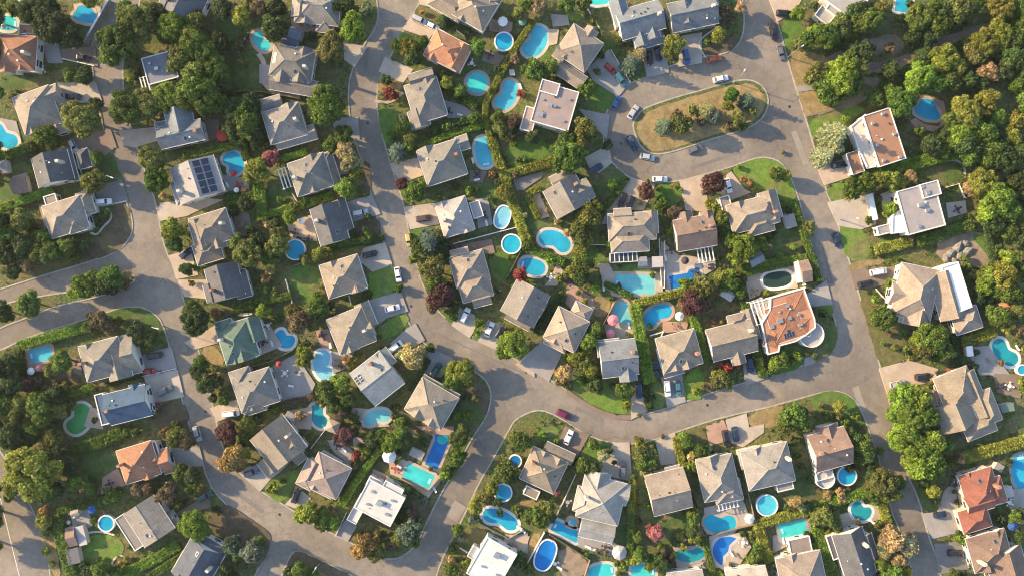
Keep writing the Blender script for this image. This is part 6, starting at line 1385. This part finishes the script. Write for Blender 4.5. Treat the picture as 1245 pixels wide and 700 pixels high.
T(2, 5); TS('310 180 78 g,280 150 44 o,540 270 90 g,500 320 60 o,590 330 58 g,480 280 56 l,560 360 40 k,400 560 84 l,470 560 76 l,430 640 90 l,510 650 70 g,370 630 56 q,540 690 46 k,860 180 58 g,890 220 44 y,820 150 40 g,780 20 52 l,850 50 44 g,900 50 62 g,940 150 46 o,265 92 24 q,240 60 16 k,300 300 14 q,340 15 30 l,540 480 26 o,520 500 18 g,330 250 20 n,360 320 24 o,800 110 34 k,760 90 36 k,950 80 44 g,945 240 44 n,740 340 22 k,740 410 24 k,860 390 20 n,970 480 34 y,960 520 24 q,630 450 16 g,560 440 14 k,400 250 24 g,800 40 40 g,410 330 24 o,970 330 20 y')
T(3, 0); TS('150 210 150 yl,-60 420 90 g,-80 560 90 k,-60 300 80 g,235 300 74 k,250 130 60 k,60 280 60 y,60 250 60 y,220 320 46 g,90 130 60 g,50 50 74 k,130 40 58 k,160 20 44 n,280 130 64 k,340 190 50 k,350 260 48 g,250 60 50 o,250 30 44 k,530 320 52 g,490 340 40 k,560 300 30 k,650 290 42 n,700 290 36 n,790 310 62 n,840 360 30 g,860 205 44 g,905 220 48 k,920 250 40 g,912 465 86 l,430 290 36 g,440 240 26 k,205 440 44 y,210 390 30 a,230 490 34 g,480 670 54 g,420 680 40 k,550 680 40 g,400 650 28 k,830 40 54 o,880 60 50 n,790 20 40 n,600 20 30 g,880 340 18 k,440 440 20 g,600 620 22 y,560 610 14 w,620 560 20 g,220 580 24 y,250 640 20 y,40 330 30 g,640 20 30 k,470 620 18 k,570 640 18 a')  # the unseen trees left of the frame are added to shade the road
T(3, 1); TS('300 32 54 p,270 20 40 p,320 145 74 a,350 170 50 a,280 170 44 a,375 120 40 y,385 45 34 g,370 80 26 k,120 230 40 k,70 220 36 g,90 350 18 k,325 550 56 s,340 600 36 g,420 590 64 s,445 540 40 g,300 690 60 k,680 405 64 l,640 420 40 l,745 440 54 g,790 450 46 q,750 400 40 g,520 280 34 y,495 290 22 o,855 35 54 p,820 50 34 p,640 680 56 g,590 680 34 k,700 690 40 g,700 380 0.1 l'.replace(',700 380 0.1 l', '') + ',130 290 30 g,240 380 20 k,260 400 16 g,640 30 20 k,660 130 28 k,690 40 24 g,905 30 20 g,940 130 26 y,800 280 0.1 k'.replace(',800 280 0.1 k', '') + ',560 250 18 g,30 130 20 k,830 350 18 k,780 380 22 n,250 300 0.1 k'.replace(',250 300 0.1 k', '') + ',910 150 24 k,930 90 24 g')
T(3, 2); TS('290 70 54 q,250 40 44 g,205 50 50 k,340 20 48 g,370 50 40 k,450 62 24 k,610 50 50 g,630 20 44 o,600 140 52 g,560 190 34 g,545 215 34 l,350 290 34 y,380 300 28 g,450 345 24 s,380 490 66 s,340 520 50 o,400 530 40 g,300 550 40 n,180 545 70 h,140 580 50 h,220 590 54 o,230 520 44 o,910 60 58 g,870 40 36 o,840 205 60 g,800 230 44 g,870 240 36 k,770 290 36 y,740 330 28 o,690 375 40 y,680 430 30 s,610 480 36 g,630 520 26 s,590 560 34 k,580 675 40 g,640 645 28 l,900 400 28 k,700 330 26 y,410 310 22 g,330 120 24 k,240 90 24 q,320 160 16 o,480 190 16 g,350 370 30 k,390 400 34 n,420 440 30 k,120 180 24 o,130 130 34 r,180 100 24 y,900 640 34 k,930 660 30 g,260 500 24 g,840 160 24 k,890 380 30 g,660 20 24 g,580 620 24 b,950 400 26 g,940 300 24 n,330 450 22 k')
T(3, 3); TS('250 380 50 o,220 420 60 g,170 420 44 g,270 420 36 k,300 305 20 f,280 340 22 k,470 78 32 g,520 130 36 w,545 110 26 y,430 180 48 g,480 190 40 k,390 170 34 k,255 75 24 q,350 180 24 g,700 120 52 o,745 110 38 o,690 70 34 y,740 160 40 g,700 170 44 g,710 205 22 w,765 495 48 f,735 470 26 f,680 520 34 g,700 600 44 g,670 620 34 y,760 620 40 g,800 650 40 k,740 650 34 l,915 60 38 g,895 35 26 q,940 180 30 l,950 130 34 y,945 430 40 g,950 390 24 y,940 500 36 k,890 520 26 b,860 540 24 k,900 560 26 y,120 640 36 k,130 600 30 g,725 365 24 g,610 655 24 l,580 640 20 g,490 580 18 n,530 590 20 n,440 600 18 g,690 440 20 k,360 160 20 k,590 690 20 o,800 590 30 n,830 620 30 p,660 230 18 g,665 480 14 y,800 40 14 n,300 60 20 g,230 25 20 q,20 350 30 k,30 400 26 g,570 160 16 k,850 600 22 g,0 260 24 k')
T(3, 4); TS('130 62 34 g,120 90 24 k,205 105 42 g,240 95 24 w,160 182 32 l,155 135 28 b,180 210 20 k,650 350 40 b,680 375 26 w,625 380 26 y,780 420 60 o,830 440 46 g,740 440 34 o,800 380 34 k,460 605 36 g,430 620 26 y,480 640 24 k,100 510 28 y,175 515 36 y,190 480 28 b,165 420 38 g,85 545 24 k,200 550 16 g,740 555 22 l,440 280 20 l,710 360 22 k,700 500 20 k,340 640 14 n,370 660 16 g,460 290 16 k,860 300 30 b,800 320 26 b,610 370 24 k,440 500 24 o,400 500 22 k,470 560 26 g,660 130 24 k,680 180 24 k,640 60 34 k,720 240 26 k,900 290 16 n,745 200 14 g,380 130 12 g,20 670 26 g,290 690 22 l,260 115 12 k,800 500 24 y,850 480 30 g,560 650 26 k,10 560 20 g')
T(3, 5); TS('400 30 80 l,460 90 90 l,380 70 50 q,540 60 70 l,480 190 72 l,540 150 70 g,600 90 50 g,560 200 48 g,500 250 36 k,440 150 54 q,670 140 34 b,620 170 30 o,215 85 56 g,180 50 44 k,240 130 44 k,200 150 34 g,310 260 82 o,270 310 50 g,340 310 56 o,370 260 50 g,260 230 40 k,545 300 42 y,510 300 34 g,555 350 26 k,350 520 76 b,420 560 62 w,320 570 50 w,380 620 50 b,440 520 30 b,300 640 46 g,350 680 60 g,410 680 40 y,280 690 30 k,725 645 28 s,668 525 34 q,640 690 34 g,680 700 26 k,140 30 40 k,30 30 24 k,150 190 30 k,120 160 30 k,270 350 24 g,280 450 26 y,110 330 26 b,650 230 22 k,650 350 16 k,640 300 14 k,860 430 30 k,930 420 40 g,960 400 34 k,960 520 40 k,900 160 26 k,180 440 20 b,240 170 34 k,30 420 30 n,290 110 24 g')
# planting beyond the frame whose shadows reach into it
T(1, 0); TS('-60 40 90 g,-50 180 80 o,-60 380 90 g,-70 520 80 k'); T(2, 0); TS('-60 420 80 g,-70 560 90 k,-50 660 80 g'); T(0, 0); TS('-50 240 80 g,-60 80 90 k,-50 430 70 g')
plant_all()
# ---------------------------------------------------------------- garden furniture
T(0, 2); UM(822, 103, 24, 'w'); UM(915, 103, 19, 'g'); TB(790, 130, 'n')
T(0, 1); UM(272, 640, 30, 'r'); T(1, 1); UM(325, 158, 15, 'r'); UM(340, 238, 13, 'w'); UM(650, 385, 15, 'w'); TB(370, 400, 'n'); TB(680, 470, 'k')
T(2, 0); UM(147, 431, 18, 'w'); UM(184, 416, 15, 'f'); TB(365, 385, 'k')
T(2, 3); UM(565, 190, 27, 'f'); UM(552, 253, 21, 'f'); TP(764, 404, 17); TP(768, 445, 14); UM(880, 172, 22, 'w'); TB(350, 10, 'k'); LC(900, 110, 75, 'k'); LC(875, 100, 75, 'k')
T(1, 4); UM(128, 571, 19, 'k'); LC(250, 590, -10, 'k'); LC(250, 606, -10, 'k')
T(3, 4); UM(432, 427, 24, 'w'); UM(795, 225, 13, 'w'); LC(345, 590, 60, 'w')
T(3, 0); UM(432, 385, 20, 'b'); TB(325, 445, 'w', 0); TB(520, 262, 'k'); TB(350, 402, 'w')
T(3, 5); UM(920, 463, 24, 'b'); TB(640, 270, 'k', 2)
T(0, 0); UM(15, 125, 13, 'w'); TB(200, 330, 'w', 3)
T(2, 1); TB(490, 215, 'w', 3); TB(470, 290, 'k'); UM(540, 397, 14, 'r'); TB(625, 435, 'k', 0); TB(750, 262, 'k')
T(1, 2); UM(590, 150 - 60, 0.1, 'w') if 0 else None; LC(680, 100, 75, 'w'); LC(700, 190, -10, 'w'); TB(735, 360, 'k', 3); TB(700, 525, 'n')
T(3, 3); LC(860 - 250, 110 + 440, 20, 'w') if 0 else None; LC(445, 560, 20, 'w'); LC(470, 570, 20, 'w'); TB(290, 640, 'w', 2); TB(350, 350, 'w', 3)
T(3, 2); TB(315, 190, 'r', 4); LC(900, 470, 30, 'w'); LC(915, 485, 30, 'w'); UM(375, 25, 26, 'n')
T(0, 3); LC(80, 345, 80, 'w'); LC(95, 345, 80, 'w'); T(0, 2); LC(865, 345, 80, 'w'); TB(675, 300, 'w', 3)
T(1, 5); TB(655, 330, 'k', 4); T(2, 5); TB(720, 400, 'k'); LC(940, 320, 60, 'w')
T(0, 2); TB(565, 530, 'k', 4); LC(620, 545, 20, 'w'); TB(760, 260, 'k', 4); LC(905, 410, 70, 'w')
T(1, 1); TB(615, 440, 'k', 4); LC(640, 465, 20, 'k'); TB(350, 215, 'r', 4); LC(300, 215, 60, 'w')
T(1, 2); LC(715, 320, 75, 'k'); TB(625, 520, 'k', 4); LC(745, 395, 80, 'w'); TB(700, 165, 'k', 4)
T(1, 3); TB(270, 650, 'w', 4); LC(300, 640, 70, 'n'); LC(520, 700, 85, 'w'); TB(240, 340, 'n', 4)
T(1, 4); TB(175, 625, 'k', 4); LC(35, 560, 80, 'w'); TB(60, 520, 'k', 4); LC(640, 640, 80, 'w')
T(2, 1); LC(600, 500, 10, 'w'); TB(570, 440, 'w', 4); LC(510, 300, 70, 'w'); TB(650, 640, 'k', 4); LC(785, 310, 80, 'w'); TB(820, 390, 'n', 4)
T(2, 2); TB(125, 640, 'k', 4); LC(160, 675, 60, 'w'); LC(300, 655, 40, 'n'); T(3, 1); TB(820, 80, 'k', 4); LC(850, 100, 40, 'w'); TB(930, 85, 'n', 4)
T(2, 3); LC(640, 215, 80, 'w'); TB(430, 140, 'k', 4); TB(860, 215, 'n', 4); T(2, 4); TB(455, 60, 'n', 4)
T(3, 2); LC(330, 180, 30, 'w'); LC(500, 290, 60, 'w'); TB(470, 10, 'n', 4); T(3, 3); TB(90, 550, 'n', 4); TB(530, 560, 'k', 4); LC(310, 660, 30, 'w')
T(3, 4); TB(400, 540, 'w', 4); LC(370, 600, 60, 'n'); LC(590, 530, 80, 'w'); TB(220, 640, 'k', 4); T(3, 5); TB(900, 350, 'w', 4); LC(250, 440, 40, 'w'); T(2, 5); TB(860, 500, 'k', 4); LC(800, 380, 60, 'n'); TB(900, 500, 'w', 4)
T(3, 0); LC(500, 290, 20, 'k'); T(2, 0); LC(470, 640, 80, 'w'); TB(225, 415, 'w', 4)
T(2, 1); px, py = q(385, 163); X, Y = W((px, py)); cn = empty('canoe', (X, Y, ground_z(px, py) + .05), .12); mb = MB()
V_ = []; nn_ = 9
for i in range(nn_):
    u = -1 + 2 * i / (nn_ - 1); hw = .42 * (1 - u * u) ** .6 + .01; V_ += [(u * 2.3, -hw, .38 + .16 * u * u), (u * 2.3, -hw * .6, .06 + .3 * u ** 4), (u * 2.3, hw * .6, .06 + .3 * u ** 4), (u * 2.3, hw, .38 + .16 * u * u)]
mb.add(V_, [(4 * i + j, 4 * i + j + 1, 4 * i + j + 5, 4 * i + j + 4) for i in range(nn_ - 1) for j in range(3)]); mb.build('hull', M['white'], cn)
for sx in (-.9, .9):
    mb = MB(); mb.box(sx, 0, .34, .22, .62, .03); mb.build('seat', M['wood'], cn)
tag(cn, 'canoe', px, py, label='small white canoe lying on the ground beside the green-roofed house')
# ---------------------------------------------------------------- street lamps
LP(145, 218, 20, True); LP(198, 396, 10, True); LP(958, 70, -35, True); LP(892, 101, -60, True); LP(388, 685, -60, True); LP(1021, 267, 10, True)
# ---------------------------------------------------------------- loose undergrowth in gardens and woods
blk = np.zeros((720, 1265), bool)
for b_ in BLOCKS[:6]: raster(b_, blk)
inner = blk.copy()
for s_ in (1, 2, 3): inner &= np.roll(blk, s_, 0) & np.roll(blk, -s_, 0) & np.roll(blk, s_, 1) & np.roll(blk, -s_, 1)
free = inner & ~OCC
rs = np.random.default_rng(5)
C, Q, tries = [], [], 0
from mathutils import noise as mn
while len(C) < 5200 and tries < 120000:
    tries += 1; x, y = rs.uniform(-10, 1255), rs.uniform(-8, 708)
    if not (0 <= int(y) < 720 and 0 <= int(x) < 1265) or not free[int(y), int(x)]: continue
    wood = x > 1000 and y < 340
    den = mn.noise(Vector((x * .03, y * .03, 0))) * .8 + mn.noise(Vector((x * .12, y * .12, 3))) * .5
    if den < (-.1 if wood else .14): continue
    X, Y = W((x, y)); r = rs.uniform(.25, .9 if wood else .6); C.append(np.array([X, Y, .12 + r * .35])); Q.append(r)
V, t = leaf_arrays(rs, np.array(C), np.array(Q), [max(8, int(34 * r * r + 8)) for r in Q], .34, flat=.3, up=.5)
t *= np.repeat(1, len(t)) * 1.0
for nm, lo, hi, col, lab in (('undergrowth', 0, .62, (.085, .125, .026), 'loose low green bushes and weeds growing over the garden edges and wood floor'), ('dry_undergrowth', .62, 1, (.17, .14, .06), 'loose dry brownish weeds growing over the garden edges and wood floor')):
    n = len(t); a_, b2 = int(n * lo), int(n * hi)
    o = link(nm, quads_mesh(nm, V[a_ * 4:b2 * 4], t[a_:b2]), None); o.color = col + (1,); o['kind'] = 'stuff'; o['label'] = lab; o['category'] = 'undergrowth'

# ---------------------------------------------------------------- warm evening air
mb = MB(); mb.box(0, 0, -1.5, 460, 320, HC + 6.5)
hz = link('haze', mb.mesh('haze'))
hm = bpy.data.materials.new('haze'); hm.use_nodes = True; n_ = hm.node_tree; n_.nodes.remove(n_.nodes['Principled BSDF'])
pv = n_.nodes.new('ShaderNodeVolumePrincipled'); pv.inputs['Density'].default_value = .000045; pv.inputs['Color'].default_value = (.9, .92, .95, 1); pv.inputs['Anisotropy'].default_value = .2
n_.links.new(pv.outputs[0], n_.nodes['Material Output'].inputs['Volume']); hz.data.materials.append(hm)
hz['kind'] = 'stuff'; hz['label'] = 'thin warm evening haze in the air over the suburb'; hz['category'] = 'haze'
# ---------------------------------------------------------------- labels: which one it is, told by its look and the house it stands by
ANCH = [(h['key'], h['x'], h['y']) for h in HOUSES] + [('grassy island of the loop road', 850, 142), ('strip between the left roads', 90, 362), ('pool in the upper woods', 1127, 134), ('dirt track through the woods', 1140, 55), ('bare gravel yard', 1172, 300)]
def rel(dx, dy, near):
    if near: return 'against the'
    a = math.degrees(math.atan2(dy, dx)) % 360
    return ['right of the', 'lower right of the', 'below the', 'lower left of the', 'left of the', 'upper left of the', 'above the', 'upper right of the'][int((a + 22.5) // 45) % 8]
cand = {}
for t in THINGS:
    if t['label']: t['final'] = t['label']; continue
    ds = sorted((math.hypot(t['x'] - x, t['y'] - y), k, x, y) for k, x, y in ANCH)
    t['opts'] = [(k, rel(t['x'] - x, t['y'] - y, False), d) for d, k, x, y in ds[:3]]
    if ANCH and t['cat'] in ('tree', 'shrub', 'conifer') and 768 < t['x'] < 936 and 96 < t['y'] < 190:
        t['opts'] = [('grassy island of the loop road', 'on the' if False else ('on the left part of the' if t['x'] < 815 else 'on the right part of the' if t['x'] > 885 else 'in the middle of the'), math.hypot(t['x'] - 775, t['y'] - 145))]
    cand.setdefault((t['desc'][0], t['opts'][0][1], t['opts'][0][0]), []).append(t)
ORD = ['closest', 'second closest', 'third closest', 'fourth closest', 'fifth closest', 'sixth closest', 'seventh closest', 'eighth closest', 'ninth closest', 'tenth closest']
for (d, r, k), L in cand.items():
    if len(L) == 1:
        L[0]['final'] = '%s %s %s' % (d, r, k)
    else:
        L.sort(key=lambda t: t['opts'][0][2])
        for i, t in enumerate(L): t['final'] = '%s %s %s %s' % (ORD[min(i, 9)] if i < len(L) - 1 or len(L) > 9 else 'farthest', d, r, k)
seen = {}
for t in THINGS:
    f = t['final']; w = f.split()
    if len(w) > 16: f = ' '.join(w[:16])
    t['o']['label'] = f; seen[f] = seen.get(f, 0) + 1
print('things', len(THINGS), 'duplicate labels', [k for k, v in seen.items() if v > 1][:10], 'long', sum(len(t['final'].split()) > 16 for t in THINGS), 'long keys', [h['key'] for h in HOUSES if len(h['key'].split()) > 7])
